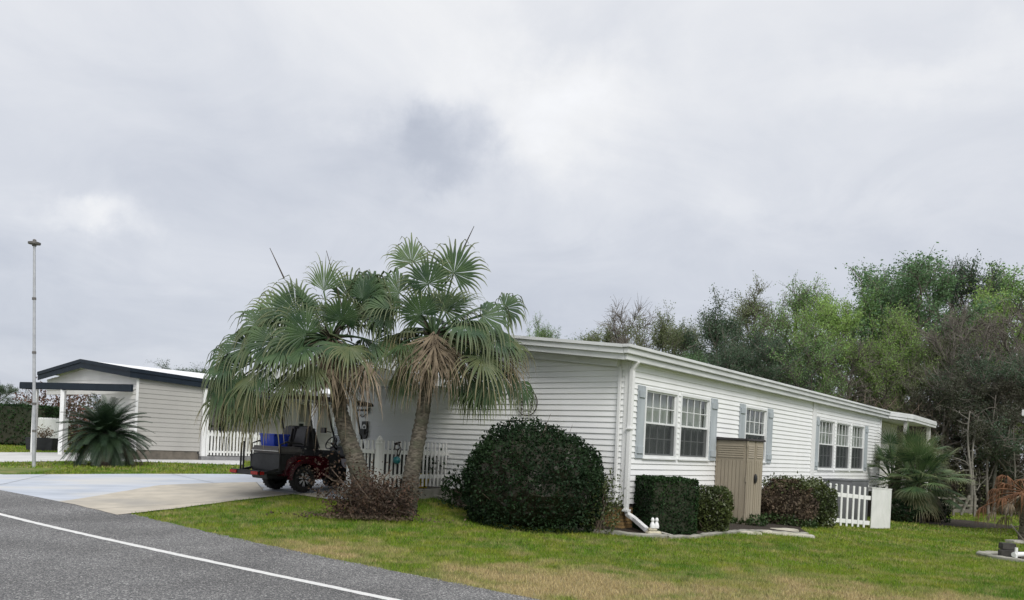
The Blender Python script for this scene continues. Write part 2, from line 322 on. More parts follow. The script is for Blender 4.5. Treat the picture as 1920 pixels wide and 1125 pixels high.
class MB:
    def __init__(s): s.v = []; s.f = []
    def add(s, vs, fs):
        b = len(s.v); s.v += [tuple(v) for v in vs]; s.f += [tuple(b+i for i in f) for f in fs]; return s
    def box(s, x0, x1, y0, y1, z0, z1):
        return s.add([(x0, y0, z0), (x1, y0, z0), (x1, y1, z0), (x0, y1, z0), (x0, y0, z1), (x1, y0, z1), (x1, y1, z1), (x0, y1, z1)],
                     [(0, 3, 2, 1), (4, 5, 6, 7), (0, 1, 5, 4), (1, 2, 6, 5), (2, 3, 7, 6), (3, 0, 4, 7)])
    def bar(s, a, b, w, h, up=(0, 0, 1)):                 # rectangular bar between two points
        a = Vector(a); b = Vector(b); d = (b-a).normalized(); u = Vector(up)
        if abs(d.dot(u)) > .98: u = Vector((1, 0, 0))
        sd_ = d.cross(u).normalized()*(w/2); uu = sd_.cross(d).normalized()*(h/2)
        return s.add([a-sd_-uu, a+sd_-uu, a+sd_+uu, a-sd_+uu, b-sd_-uu, b+sd_-uu, b+sd_+uu, b-sd_+uu],
                     [(0, 1, 2, 3), (7, 6, 5, 4), (0, 4, 5, 1), (1, 5, 6, 2), (2, 6, 7, 3), (3, 7, 4, 0)])
    def tube(s, pts, rad, n=8, cap=True):
        pts = [Vector(p) for p in pts]; rad = rad if hasattr(rad, '__len__') else [rad]*len(pts)
        b = len(s.v); ref = None
        for i, p in enumerate(pts):
            d = (pts[min(i+1, len(pts)-1)]-pts[max(i-1, 0)]).normalized()
            if ref is None: ref = d.orthogonal().normalized()
            ref = (ref-d*ref.dot(d)); ref = ref.normalized() if ref.length > 1e-6 else d.orthogonal().normalized()
            q = d.cross(ref)
            for k in range(n):
                a = 2*pi*k/n; s.v.append(tuple(p+(ref*cos(a)+q*sin(a))*rad[i]))
        for i in range(len(pts)-1):
            for k in range(n):
                s.f.append((b+i*n+k, b+i*n+(k+1) % n, b+(i+1)*n+(k+1) % n, b+(i+1)*n+k))
        if cap: s.f.append(tuple(b+k for k in range(n))[::-1]); s.f.append(tuple(b+(len(pts)-1)*n+k for k in range(n)))
        return s
    def lathe(s, prof, c=(0, 0, 0), n=16, axis='z', cap=True):
        b = len(s.v)
        for (r, z) in prof:
            for k in range(n):
                a = 2*pi*k/n
                if axis == 'z': s.v.append((c[0]+r*cos(a), c[1]+r*sin(a), c[2]+z))
                else: s.v.append((c[0]+r*cos(a), c[1]+z, c[2]+r*sin(a)))
        for i in range(len(prof)-1):
            for k in range(n): s.f.append((b+i*n+k, b+i*n+(k+1) % n, b+(i+1)*n+(k+1) % n, b+(i+1)*n+k))
        if cap: s.f.append(tuple(b+k for k in range(n))[::-1]); s.f.append(tuple(b+(len(prof)-1)*n+k for k in range(n)))
        return s
    def prism(s, poly, fa, fb):                              # polygon (2D) swept between two mappings
        n = len(poly); a = [fa(*p) for p in poly]; c = [fb(*p) for p in poly]
        return s.add(a+c, [tuple(range(n))[::-1], tuple(range(n, 2*n))]+[(i, (i+1) % n, n+(i+1) % n, n+i) for i in range(n)])
    def mesh(s, name, smooth=False, bevel=0.0):
        me = bpy.data.meshes.new(name); me.from_pydata(s.v, [], s.f)
        bm = bmesh.new(); bm.from_mesh(me); bmesh.ops.recalc_face_normals(bm, faces=bm.faces)
        if bevel: bmesh.ops.bevel(bm, geom=[e for e in bm.edges if e.is_manifold and e.calc_face_angle(0) > .5], offset=bevel, segments=2, affect='EDGES', clamp_overlap=True)
        bm.to_mesh(me); bm.free()
        if smooth:
            me.polygons.foreach_set('use_smooth', np.ones(len(me.polygons), dtype=bool)); me.update()
            if smooth != 'all': me.set_sharp_from_angle(angle=radians(40))
        return me
    def build(s, name, m, parent=None, smooth=False, bevel=0.0, loc=None):
        return link(name, s.mesh(name, smooth, bevel), m, parent, loc)

# ------------------------------------------------------------------ the ground
CTRL = np.array([(0, 0, 0), (-1.1, 8, 0), (-6.5, 14.9, .02), (-9, 14.5, .03), (-11.5, 18.4, .08), (-13, 21, .22), (-8.2, 23.9, .35), (-4.3, 18.4, .30), (-5.5, 16.8, .18),
    (-4.65, 18.2, .33), (-2.6, 15.2, .10), (-2.13, 18.6, .42), (-1.4, 17.9, .30), (-.6, 16.7, .12), (1, 15.6, .02), (2.1, 15.3, 0), (3, 15.2, 0), (5.5, 18.9, 0),
    (6.6, 17.8, -.1), (10.4, 23.4, -.35), (11.4, 24.5, -.38), (8.5, 21.8, -.17), (15.7, 31, -.5), (20, 37, -.6), (20, 32, -.6), (13.5, 21.5, -.32), (10, 16.4, -.25),
    (7, 10.5, -.1), (-14.5, 27, .33), (-20, 32, .42), (-25, 40, .45), (-13.9, 30, .43), (-11.8, 31, .43), (-40, 60, .5), (40, 60, -.8), (0, 45, .2), (0, 70, 0),
    (-30, 12, .1), (-20, 23.5, .12), (30, 10, -.5), (0, -20, 0), (-40, -10, .1), (30, -15, -.3), (-4, 22, .40), (-9, 28, .42), (-5.5, 19, .35), (-3, 20, .42), (2.5, 20, .2)], dtype=float)
def _tps(r2): return np.where(r2 < 1e-9, 0.0, .5*r2*np.log(r2+1e-12))
def _fit():
    P = CTRL[:, :2]; n = len(P); K = _tps(((P[:, None]-P[None])**2).sum(-1))+np.eye(n)*6.0
    Q = np.hstack([np.ones((n, 1)), P]); A = np.block([[K, Q], [Q.T, np.zeros((3, 3))]])
    return np.linalg.solve(A, np.concatenate([CTRL[:, 2], np.zeros(3)]))
_W = _fit()
def gnd(X, Y):
    X = np.asarray(X, float); Y = np.asarray(Y, float); sh = X.shape; x = X.ravel(); y = Y.ravel(); o = np.empty(len(x))
    for i in range(0, len(x), 60000):
        a = x[i:i+60000]; b = y[i:i+60000]
        r2 = (a[:, None]-CTRL[None, :, 0])**2+(b[:, None]-CTRL[None, :, 1])**2
        z = _tps(r2) @ _W[:-3] + _W[-3]+_W[-2]*a+_W[-1]*b
        d = np.sqrt(a*a+(b-20)**2); t = np.clip((d-45)/35, 0, 1); t = t*t*(3-2*t)
        o[i:i+60000] = np.clip(z, -1.2, .8)*(1-t)-.4*t
    return o.reshape(sh)
def gz(x, y): return float(gnd(np.array([x]), np.array([y]))[0])

TH = radians(37.8)
RD = Vector((sin(TH), cos(TH), 0)); LD = Vector((-cos(TH), sin(TH), 0)); RZ = pi/2-TH      # along the house's long side / along the street
HC = at(1168, 945, 16.0); HC = Vector((HC.x, HC.y, 0))                                    # the near corner of the white house
RA = Vector((-1.12, 7.97, 0))                                                              # a point of the painted edge line
def hw(x, y, z=0.0): return HC+RD*x+LD*y+Vector((0, 0, z))                                  # house frame -> world
def rd(s, t): return RA+RD*s+LD*t
EDGE_T = np.array([-80, -6, 0, 4, 8, 10, 14, 20, 80]); EDGE_S = np.array([1.05, 1.1, 1.26, 1.45, 1.75, 1.8, 1.85, 1.9, 1.9])
def edge_s(t): return np.interp(t, EDGE_T, EDGE_S)

def axis(lo, hi, fine_lo, fine_hi, fine, coarse):
    a = list(np.arange(fine_lo, fine_hi+1e-6, fine)); st = fine; x = fine_hi
    while x < hi: st = min(st*1.35, coarse); x += st; a.append(min(x, hi))
    st = fine; x = fine_lo
    while x > lo: st = min(st*1.35, coarse); x -= st; a.insert(0, max(x, lo))
    return np.array(sorted(set(np.round(a, 4))))
gx = axis(-900, 900, -30, 30, .5, 90); gy = axis(-500, 1400, 4, 46, .5, 90)
GX, GY = np.meshgrid(gx, gy); GZ = gnd(GX, GY); nx = len(gx)
idx = np.arange(GX.size).reshape(GX.shape)
ground = link('lawn', npmesh('lawn', np.stack([GX.ravel(), GY.ravel(), GZ.ravel()], 1), np.stack([idx[:-1, :-1].ravel(), idx[:-1, 1:].ravel(), idx[1:, 1:].ravel(), idx[1:, :-1].ravel()], 1), True), 'lawn')
tag(ground, 'green and yellowing lawn spreading around the houses', kind='structure')

def sheet(name, m, poly, lift, step=.4, label=None, parent=None, kind='structure'):
    """a polygon laid on the ground as a finely divided sheet"""
    bm = bmesh.new(); vs = [bm.verts.new((p[0], p[1], 0)) for p in poly]; bm.faces.new(vs)
    xs = [p[0] for p in poly]; ys = [p[1] for p in poly]
    for ax, (lo, hi) in enumerate(((min(xs), max(xs)), (min(ys), max(ys)))):
        n = max(1, int((hi-lo)/step))
        for i in range(1, n):
            c = [0, 0, 0]; c[ax] = lo+(hi-lo)*i/n; nn = [0, 0, 0]; nn[ax] = 1
            bmesh.ops.bisect_plane(bm, geom=bm.verts[:]+bm.edges[:]+bm.faces[:], plane_co=c, plane_no=nn)
    co = np.array([v.co[:2] for v in bm.verts]); z = gnd(co[:, 0], co[:, 1])
    bm.verts.ensure_lookup_table()
    for v, q in zip(bm.verts, z): v.co.z = q+lift
    bmesh.ops.recalc_face_normals(bm, faces=bm.faces)
    if sum(f.normal.z for f in bm.faces) < 0: bmesh.ops.reverse_faces(bm, faces=bm.faces)
    me = bpy.data.meshes.new(name); bm.to_mesh(me); bm.free(); me.polygons.foreach_set('use_smooth', np.ones(len(me.polygons), dtype=bool))
    o = link(name, me, m, parent)
    if kind: tag(o, label, kind=kind)
    return o
def strip(name, m, ss, ts, lift, label=None):
    """a strip along the street: ss(t) -> cross positions"""
    V = []; rows = len(ts); k = None
    for t in ts:
        s = ss(t); k = len(s)
        for q in s: p = rd(q, t); V.append((p.x, p.y))
    V = np.array(V); Z = gnd(V[:, 0], V[:, 1])+lift; I = np.arange(rows*k).reshape(rows, k)
    o = link(name, npmesh(name, np.column_stack([V, Z]), np.stack([I[:-1, :-1].ravel(), I[:-1, 1:].ravel(), I[1:, 1:].ravel(), I[1:, :-1].ravel()], 1), True), m)
    return tag(o, label, kind='structure')
rng = np.random.default_rng(5)
ts = np.concatenate([np.arange(-70, -10, 3), np.arange(-10, 30, .12), np.arange(30, 110, 3)])
jit = {round(float(t), 4): float(rng.normal(0, .022)) for t in ts}
strip('road', 'asphalt', lambda t: list(np.linspace(-6.6, 1.0, 20))+[float(edge_s(t))+jit[round(float(t), 4)]], ts, .012, 'grey asphalt street with coarse stone aggregate')
tm = np.concatenate([np.arange(-70, -10, 3), np.arange(-10, 30, .15), np.arange(30, 110, 3)])
jl = {round(float(t), 4): (float(rng.normal(0, .004)), float(rng.normal(0, .004))) for t in tm}
strip('road_edge_line', 'line', lambda t: [-.055+jl[round(float(t), 4)][0], 0, .055+jl[round(float(t), 4)][1]], tm, .0165, 'white painted edge line along the street')

def gp(px, py, z):                        # where the ray of a photo pixel meets height z
    d = ray(px, py); return Vector((0, 0, CAM_H))+d*((z-CAM_H)/d.z)
def e_at(t): p = rd(float(edge_s(t))-.25, t); return (p.x, p.y)
tA = 8.45
apron_poly = [e_at(tA), e_at(8.9), e_at(9.6), e_at(10.8), gp(300, 920, .12).xy[:], gp(400, 913, .22).xy[:], gp(480, 909, .3).xy[:], hw(-2.9, 7.6).xy[:], hw(-2.75, 5.6).xy[:], hw(-3.1, 5.3).xy[:],
              (-4.05, 18.3), (-4.6, 17.9), (-5.1, 17.35), (-5.55, 16.75), (-6.0, 16.0)]
drive_poly = [e_at(10.8), e_at(13), e_at(16), e_at(20), e_at(26), (-20.5, 26.2), (-13.1, 21.1), (-10.6, 22.6), (-8.2, 23.9), hw(3.0, 11.2).xy[:], hw(9, 11.2).xy[:], hw(9, 8.35).xy[:], hw(.1, 8.35).xy[:], hw(0, 4.7).xy[:], hw(-2.1, 4.7).xy[:],
              hw(-2.75, 5.6).xy[:], hw(-2.9, 7.6).xy[:], gp(480, 909, .3).xy[:], gp(400, 913, .22).xy[:], gp(300, 920, .12).xy[:]]
def ragged(poly, amp, step=.25):
    r = random.Random(6); out = []
    for i in range(len(poly)):
        a = Vector((poly[i][0], poly[i][1])); b_ = Vector((poly[(i+1) % len(poly)][0], poly[(i+1) % len(poly)][1])); n = max(1, int((b_-a).length/step))
        for k in range(n): q = a.lerp(b_, k/n); out.append((q.x+r.gauss(0, amp), q.y+r.gauss(0, amp)))
    return out
apron = sheet('driveway_apron', 'apron', ragged(apron_poly, .018), .020, label='tan concrete apron where the driveway meets the street')
drive = sheet('driveway', 'drive', [p if i < len(drive_poly)-3 else (p[0]+.12, p[1]-.25) for i, p in enumerate(drive_poly)], .015, label='pale blue-grey concrete driveway leading under the carport')
path_poly = [gp(-330, 850, .4).xy[:], gp(-60, 861, .37).xy[:], gp(160, 864.5, .37).xy[:], gp(300, 869, .38).xy[:], gp(400, 872, .40).xy[:], gp(455, 874, .40).xy[:], gp(460, 862, .42).xy[:], gp(330, 853, .42).xy[:], gp(160, 852, .41).xy[:], gp(0, 848.5, .41).xy[:], gp(-330, 838, .43).xy[:]]
sheet('garden_path', 'path', path_poly, .016, label='pale concrete walk crossing in front of the neighbouring house')
# saw-cut joints of the driveway
def joint(a, b, w=.016):
    a = Vector((a[0], a[1], 0)); b = Vector((b[0], b[1], 0)); d = (b-a).normalized(); n = Vector((-d.y, d.x, 0))*w/2; k = max(2, int((b-a).length/.25)); V = []
    for i in range(k+1):
        p = a.lerp(b, i/k)
        for q in (p-n, p+n): V.append((q.x, q.y))
    V = np.array(V); Z = gnd(V[:, 0], V[:, 1])+.0245; F = [(2*i, 2*i+1, 2*i+3, 2*i+2) for i in range(k)]
    return np.column_stack([V, Z]), F
jv, jf = [], []
for a, b in ((e_at(9.4), (-5.3, 17.05)), (gp(400, 913, .22).xy[:], (-9.6, 23.1)), (e_at(14.5), (-12.2, 21.6)), (gp(480, 909, .3).xy[:], hw(-2.9, 7.6).xy[:])):
    v, f_ = joint(a, b); b0 = len(jv); jv += [tuple(q) for q in v]; jf += [tuple(b0+i for i in q) for q in f_]
me = bpy.data.meshes.new('slab_joint'); me.from_pydata(jv, [], jf); tag(link('slab_joint', me, 'joint', drive), None)

BED = [hw(-.0, 4.3).xy[:], (-2.02, 18.55), (-1.75, 18.35), (-1.36, 17.95), (-.6, 16.75), (.2, 15.95), (1.0, 15.55), (2.07, 15.22), (2.95, 15.15), (3.5, 15.5), (4.0, 16.1), (4.6, 16.8), (5.12, 17.35), (5.9, 17.6), (6.55, 17.95), (6.75, 18.4), (7.0, 19.6), (7.8, 21.0), hw(7.0, -.9).xy[:], hw(9.2, -.9).xy[:], hw(9.2, .3).xy[:], hw(.3, .3).xy[:], hw(.3, 4.3).xy[:]]
sheet('flower_bed', 'mulch', BED, .02, .3, 'dark mulched bed along the foot of the white house')
BED2 = [hw(17.6, -.2).xy[:], hw(17.2, -2.6).xy[:], hw(18.0, -3.6).xy[:], hw(20.0, -4.4).xy[:], hw(22.4, -4.4).xy[:], hw(23.5, -2.5).xy[:], hw(22, 0).xy[:]]
sheet('palm_bed', 'mulch', BED2, .02, .4, 'dark mulched bed under the low fan palms')
BED3 = [(9.65, 16.55), (9.85, 16.1), (10.4, 15.85), (11.3, 15.9), (12.4, 16.6), (12.9, 17.3), (12.6, 17.8), (11.8, 17.7), (11.2, 17.5), (10.5, 17.3), (9.9, 17.0)]
sheet('edge_bed', 'mulch', BED3, .02, .4, 'dark mulched bed at the right edge of the lawn')

def edging(name, pts, w, h, m, label, cat):
    pts = [Vector((p[0], p[1], 0)) for p in pts]; fine = []
    n = len(pts)
    for i in range(n-1):
        p0, p1, p2, p3 = pts[max(i-1, 0)], pts[i], pts[i+1], pts[min(i+2, n-1)]
        for k in range(6):
            t = k/6; fine.append(.5*((2*p1)+(p2-p0)*t+(2*p0-5*p1+4*p2-p3)*t*t+(3*p1-p0-3*p2+p3)*t**3))
    fine.append(pts[-1]); V = []; prof = [(-w/2, -.05), (-w/2, h*.7), (-w*.3, h), (w*.3, h*.95), (w/2, h*.6), (w/2, -.05)]; r = random.Random(3)
    for i, p in enumerate(fine):
        d = (fine[min(i+1, len(fine)-1)]-fine[max(i-1, 0)]).normalized(); nn = Vector((-d.y, d.x, 0)); j = r.uniform(-.012, .012)
        for (a, b) in prof: q = p+nn*a; V.append((q.x, q.y, gz(q.x, q.y)+b+j*(b > 0)))
    k = len(prof); F = [(i*k+j, i*k+j+1, (i+1)*k+j+1, (i+1)*k+j) for i in range(len(fine)-1) for j in range(k-1)]
    F += [tuple(range(k)), tuple((len(fine)-1)*k+j for j in range(k))[::-1]]
    mb = MB(); mb.add(V, F); return tag(mb.build(name, m, smooth=True), label, cat)
edging('bed_edging', BED[1:9], .15, .075, 'concrete', 'curved concrete bed edging in front of the round bush', 'edging')
edging('bed_edging', BED[8:15], .15, .06, 'concrete', 'curved concrete bed edging in front of the clipped hedge and shed', 'edging')
edging('bed_edging', [BED3[9], BED3[10], BED3[0], BED3[1], BED3[2], BED3[3], BED3[4]], .16, .08, 'concrete', 'curved concrete edging around the bed at right edge of lawn', 'edging')

# ------------------------------------------------------------------ grass
def inside(x, y, poly):
    c = np.zeros(len(x), dtype=bool); n = len(poly); j = n-1
    for i in range(n):
        xi, yi = poly[i][0], poly[i][1]; xj, yj = poly[j][0], poly[j][1]
        k = ((yi > y) != (yj > y)) & (x < (xj-xi)*(y-yi)/((yj-yi) if abs(yj-yi) > 1e-12 else 1e-12)+xi); c ^= k; j = i
    return c
HOUSE_FOOT = [hw(-.1, -.1).xy[:], hw(19.4, -.1).xy[:], hw(19.4, 8.4).xy[:], hw(-.1, 8.4).xy[:]]
def grass():
    r = np.random.default_rng(11); parts = []
    for (y0, y1, x0, x1, dens, hgt, wid) in ((7.5, 12.5, -8, 11, 2600, .042, .0085), (12.5, 17.5, -8.5, 14, 1500, .047, .011), (17.5, 24, -13, 18, 520, .055, .018), (24, 44, -28, 26, 150, .065, .034)):
        n = int((y1-y0)*(x1-x0)*dens); x = r.uniform(x0, x1, n); y = r.uniform(y0, y1, n)
        k = (np.abs(x/y) < .68); x = x[k]; y = y[k]
        rel = np.column_stack([x-RA.x, y-RA.y]); s = rel @ np.array(RD.xy); t = rel @ np.array(LD.xy)
        e = edge_s(t)
        k = s > e+r.normal(-.02, .05, len(s))
        for poly in (apron_poly, drive_poly, path_poly, BED, BED2, BED3, HOUSE_FOOT): k &= ~inside(x, y, poly)
        x = x[k]; y = y[k]; n = len(x)
        parts.append((x, y, hgt*r.uniform(.5, 1.35, n), wid*r.uniform(.6, 1.3, n)))
    x = np.concatenate([p[0] for p in parts]); y = np.concatenate([p[1] for p in parts]); h = np.concatenate([p[2] for p in parts]); w = np.concatenate([p[3] for p in parts]); n = len(x)
    z = gnd(x, y); a = r.uniform(0, 2*pi, n); ln = r.uniform(.2, 1.0, n)*h; la = r.uniform(0, 2*pi, n)
    V = np.empty((n, 3, 3)); V[:, 0] = np.column_stack([x-w*np.cos(a)/2, y-w*np.sin(a)/2, z-.004]); V[:, 1] = np.column_stack([x+w*np.cos(a)/2, y+w*np.sin(a)/2, z-.004])
    V[:, 2] = np.column_stack([x+ln*np.cos(la), y+ln*np.sin(la), z+h])
    o = link('grass', npmesh('grass', V.reshape(-1, 3), np.arange(n*3).reshape(n, 3)), 'blade'); tag(o, 'short mown grass blades covering the lawn', kind='stuff')
grass()

# ------------------------------------------------------------------ siding, windows and other house pieces
def clip(poly, a, b, c):                 # keep a*u + b*z <= c
    out = []
    for i in range(len(poly)):
        p, q = poly[i], poly[(i+1) % len(poly)]; fp = a*p[0]+b*p[1]-c; fq = a*q[0]+b*q[1]-c
        if fp <= 0: out.append(p)
        if fp*fq < 0: t = fp/(fp-fq); out.append((p[0]+(q[0]-p[0])*t, p[1]+(q[1]-p[1])*t))
    return out
def siding(parent, fr, u0, u1, z0, z1, exposure, openings, m, limits=(), lip=.022, name='siding_board'):
    """one board object per course and stretch; fr(u, depth, z) maps to the parent's frame; limits are half planes"""
    r = random.Random(int(u1*100)); zz = z0; wall = MB()
    while zz < z1-.005:
        za, zb = zz, zz+exposure; zz = zb
        cuts = sorted({za, min(zb, z1)} | {z for o in openings for z in (o[2], o[3]) if za+.002 < z < zb-.002})
        for ca, cb in zip(cuts, cuts[1:]):
            spans = [(u0, u1)]
            for o in openings:
                if o[2] < (ca+cb)/2 < o[3]:
                    ns = []
                    for (p, q) in spans:
                        if o[1] <= p or o[0] >= q: ns.append((p, q)); continue
                        if o[0] > p: ns.append((p, o[0]))
                        if o[1] < q: ns.append((o[1], q))
                    spans = ns
            laps = []
            for (p, q) in spans:
                k0 = p+.9+(int(round((za-z0)/exposure))*1.37) % 3.1
                while q-p > 3.9 and k0 < q-.7: laps.append((p, k0)); p = k0; k0 += 3.66
                laps.append((p, q))
            for (p, q) in laps:
                if q-p < .01: continue
                poly = [(p, ca), (q, ca), (q, cb), (p, cb)]
                for lim in limits: poly = clip(poly, *lim) if len(poly) > 2 else []
                if len(poly) < 3: continue
                dz = r.uniform(-.0022, .0022)
                mb = MB(); mb.prism(poly, lambda u, z: fr(u, -.012, z), lambda u, z: fr(u, .003+dz+lip*(1-(z-za)/exposure), z))
                mb.build(name, m, parent)
                wall.prism(poly, lambda u, z: fr(u, -.075, z), lambda u, z: fr(u, -.0125, z))
    return wall
def boxf(mb, fr, u0, u1, d0, d1, z0, z1):
    return mb.prism([(u0, z0), (u1, z0), (u1, z1), (u0, z1)], lambda u, z: fr(u, d0, z), lambda u, z: fr(u, d1, z))
def window(parent, fr, u0, u1, z0, z1, curtain='curtain', cols=4, detail=True):
    c = .055
    f = MB()
    for a in ((u0, u1, z1-c, z1), (u0, u1, z0, z0+c), (u0, u0+c, z0+c, z1-c), (u1-c, u1, z0+c, z1-c)): boxf(f, fr, a[0], a[1], -.10, .034, a[2], a[3])
    boxf(f, fr, u0-.02, u1+.02, .0, .060, z0-.03, z0)
    w = f.build('window', 'sash', parent)
    zm = (z0+z1)/2
    for nm, a, b, d in (('upper_sash', zm-.015, z1-c, -.005), ('lower_sash', z0+c, zm+.03, -.045)):
        s = MB(); k = .036; U0, U1 = u0+c, u1-c
        for q in ((U0, U1, b-k, b), (U0, U1, a, a+k), (U0, U0+k, a+k, b-k), (U1-k, U1, a+k, b-k)): boxf(s, fr, q[0], q[1], d-.03, d, q[2], q[3])
        s.build(nm, 'sash', w)
        g0, g1, h0, h1 = U0+k, U1-k, a+k, b-k; mw = .016
        mt = MB()
        for i in range(1, cols): x = g0+(g1-g0)*i/cols; boxf(mt, fr, x-mw/2, x+mw/2, d-.022, d-.006, h0, h1)
        zc = (h0+h1)/2; boxf(mt, fr, g0, g1, d-.020, d-.008, zc-mw/2, zc+mw/2)
        mt.build('muntin', 'sash', w)
        for i in range(cols):
            for j in range(2):
                p = MB(); xa, xb = g0+(g1-g0)*i/cols, g0+(g1-g0)*(i+1)/cols; za, zb = (h0, zc) if j == 0 else (zc, h1)
                p.add([fr(xa, d-.026, za), fr(xb, d-.026, za), fr(xb, d-.026, zb), fr(xa, d-.026, zb)], [(0, 1, 2, 3)])
                p.build('pane', 'glass', w)
    s = MB(); s.add([fr(u0+c, -.008, z0+c), fr(u1-c, -.008, z0+c), fr(u1-c, -.008, zm-.016), fr(u0+c, -.008, zm-.016)], [(0, 1, 2, 3)]); s.build('insect_screen', 'screen', w)
    cu = MB(); n = 64; r = random.Random(int(u0*77)); ph = r.uniform(0, 6); vs = []
    for i in range(n+1):
        u = u0-.12+(u1-u0+.24)*i/n; d = -.17+.022*sin(u*52+ph+sin(u*9)*1.5)
        vs += [fr(u, d, z0), fr(u, d, z1)]
    cu.add(vs, [(2*i, 2*i+2, 2*i+3, 2*i+1) for i in range(n)]); cu.build('curtain', curtain, w, smooth='all')
    return w
def shutter(parent, fr, u0, u1, z0, z1):
    b = MB(); boxf(b, fr, u0, u1, .018, .045, z0, z1); s = b.build('shutter', 'shutter', parent, bevel=.004)
    for za in (z0+.10, z1-.24):
        q = MB(); boxf(q, fr, u0+.03, u1-.03, .0455, .070, za, za+.14); q.build('batten', 'shutter', s, bevel=.004)

# ------------------------------------------------------------------ the white house
house = empty('white_house', HC, RZ)
tag(house, 'long white vinyl-sided home with low gable roof and blue-grey shutters', 'house')
LEN, WID, ZB, PITCH = 19.3, 8.3, .535, .11
frR = lambda u, d, z: (u, -d, z)
frL = lambda u, d, z: (-d, u, z)
WINS = [(.66, 2.13, 1.46, 2.89), (2.26, 3.78, 1.46, 2.89), (5.90, 7.40, 1.46, 2.88), (11.84, 13.46, 1.30, 2.90), (13.62, 15.27, 1.30, 2.90), (15.43, 17.04, 1.30, 2.90)]
EXPO = .1145
wR = siding(house, frR, .06, LEN, ZB, 3.36, EXPO, WINS+[(11.17, 11.5, 0, 9)], 'siding')
def rake(y): return 3.36+PITCH*y
RG = WID/2
wL = siding(house, frL, .05, WID, ZB, rake(RG), EXPO, [], 'siding', limits=[(-PITCH, 1, 3.36), (PITCH, 1, 3.36+PITCH*WID)])
for w_ in (wR, wL): w_.build('wall', 'dark', house)
b = MB(); b.box(LEN-.1, LEN-.02, .1, WID, ZB, 3.36); b.box(.1, LEN-.1, WID-.1, WID-.02, ZB, 3.36); b.build('rear_wall', 'siding', house)
b = MB(); b.box(.1, LEN-.1, .1, WID-.1, ZB-.1, ZB); b.build('floor_slab', 'dark', house)
b = MB(); b.box(.25, LEN-.25, .25, WID-.25, .6, 3.2); b.build('interior', 'dark', house)
for i, w_ in enumerate(WINS): window(house, frR, *w_, curtain='curtain' if i < 2 else 'curtain_dark' if i == 2 else 'curtain')
for (a, c, z0, z1) in ((.34, .63, 1.44, 2.90), (3.81, 4.16, 1.44, 2.90), (5.53, 5.87, 1.43, 2.90), (7.43, 7.80, 1.43, 2.90), (11.52, 11.81, 1.29, 2.91), (17.07, 17.44, 1.29, 2.91)): shutter(house, frR, a, c, z0, z1)
# trims
for nm, x0, x1, y0, y1, z0, z1 in (('corner_trim', -.032, .07, -.032, .0, .50, 3.34), ('corner_trim', -.032, .0, .0, .07, .50, 3.34), ('wall_trim', 11.18, 11.49, -.045, -.001, .45, 3.34), ('corner_trim', LEN-.12, LEN+.03, -.04, .05, .5, 3.34)):
    b = MB(); b.box(x0, x1, y0, y1, z0, z1); b.build(nm, 'trim', house, bevel=.004)
b = MB(); b.box(-.075, -.022, .14, .20, .55, 3.24); b.build('conduit', 'trim', house, bevel=.006)
# roof
ZE = 3.575; OX, OX2, OY = -.45, LEN+.2, -.17
zr = ZE+PITCH*(RG-OY)
def prof_roof(mb, y0, y1, za, zb, x0, x1, t):
    return mb.add([(x0, y0, za), (x1, y0, za), (x1, y1, zb), (x0, y1, zb), (x0, y0, za-t), (x1, y0, za-t), (x1, y1, zb-t), (x0, y1, zb-t)],
                  [(0, 1, 2, 3), (7, 6, 5, 4), (0, 4, 5, 1), (1, 5, 6, 2), (2, 6, 7, 3), (3, 7, 4, 0)])
for y0, y1, za, zb in ((OY, RG, ZE, zr), (RG, WID-OY, zr, ZE)):
    mb = MB(); prof_roof(mb, y0, y1, za, zb, OX, OX2, .06); mb.build('roof_panel', 'roof_white', house)
    mb = MB(); prof_roof(mb, y0+(.02 if y0 < 0 else 0), y1-(.02 if y0 > 0 else 0), za-.23, zb-.23, OX+.03, OX2-.05, .02); mb.build('soffit', 'trim', house)
for (nm, y0, y1, z0, z1, x0) in (('drip_edge', OY-.15, OY-.001, 3.535, 3.597, OX-.14), ('gutter', OY-.105, OY-.002, 3.425, 3.532, OX-.10), ('fascia', OY-.045, OY-.003, 3.31, 3.422, OX-.04)):
    b = MB(); b.box(x0, OX2-.02, y0, y1, z0, z1); b.build(nm, 'gutter', house, bevel=.008)
for (nm, dx0, dx1, o0, o1) in (('rake_drip_edge', -.14, -.001, -.04, .022), ('rake_fascia', -.10, -.002, -.15, -.043), ('rake_fascia', -.04, -.003, -.265, -.153)):
    for ya, yb in ((OY+.002, RG), (RG, WID-OY)):
        za = ZE if ya < 1 else zr; zb = zr if ya < 1 else ZE
        b = MB(); b.add([(OX+dx0, ya, za+o0), (OX+dx1, ya, za+o0), (OX+dx1, yb, zb+o0), (OX+dx0, yb, zb+o0), (OX+dx0, ya, za+o1), (OX+dx1, ya, za+o1), (OX+dx1, yb, zb+o1), (OX+dx0, yb, zb+o1)],
                        [(0, 3, 2, 1), (4, 5, 6, 7), (0, 1, 5, 4), (1, 2, 6, 5), (2, 3, 7, 6), (3, 0, 4, 7)]); b.build(nm, 'gutter', house)
for ya, yb in ((.18, RG), (RG, WID-.18)):
    za, zb = rake(ya if ya < 1 else WID-RG), rake(RG if ya < 1 else WID-yb)
    b = MB(); b.add([(-.16, ya, za-.16), (-.02, ya, za-.16), (-.02, yb, zb-.16), (-.16, yb, zb-.16), (-.16, ya, za-.02), (-.02, ya, za-.02), (-.02, yb, zb-.02), (-.16, yb, zb-.02)],
                    [(0, 3, 2, 1), (4, 5, 6, 7), (0, 1, 5, 4), (1, 2, 6, 5), (2, 3, 7, 6), (3, 0, 4, 7)]); b.build('frieze_board', 'gutter', house)
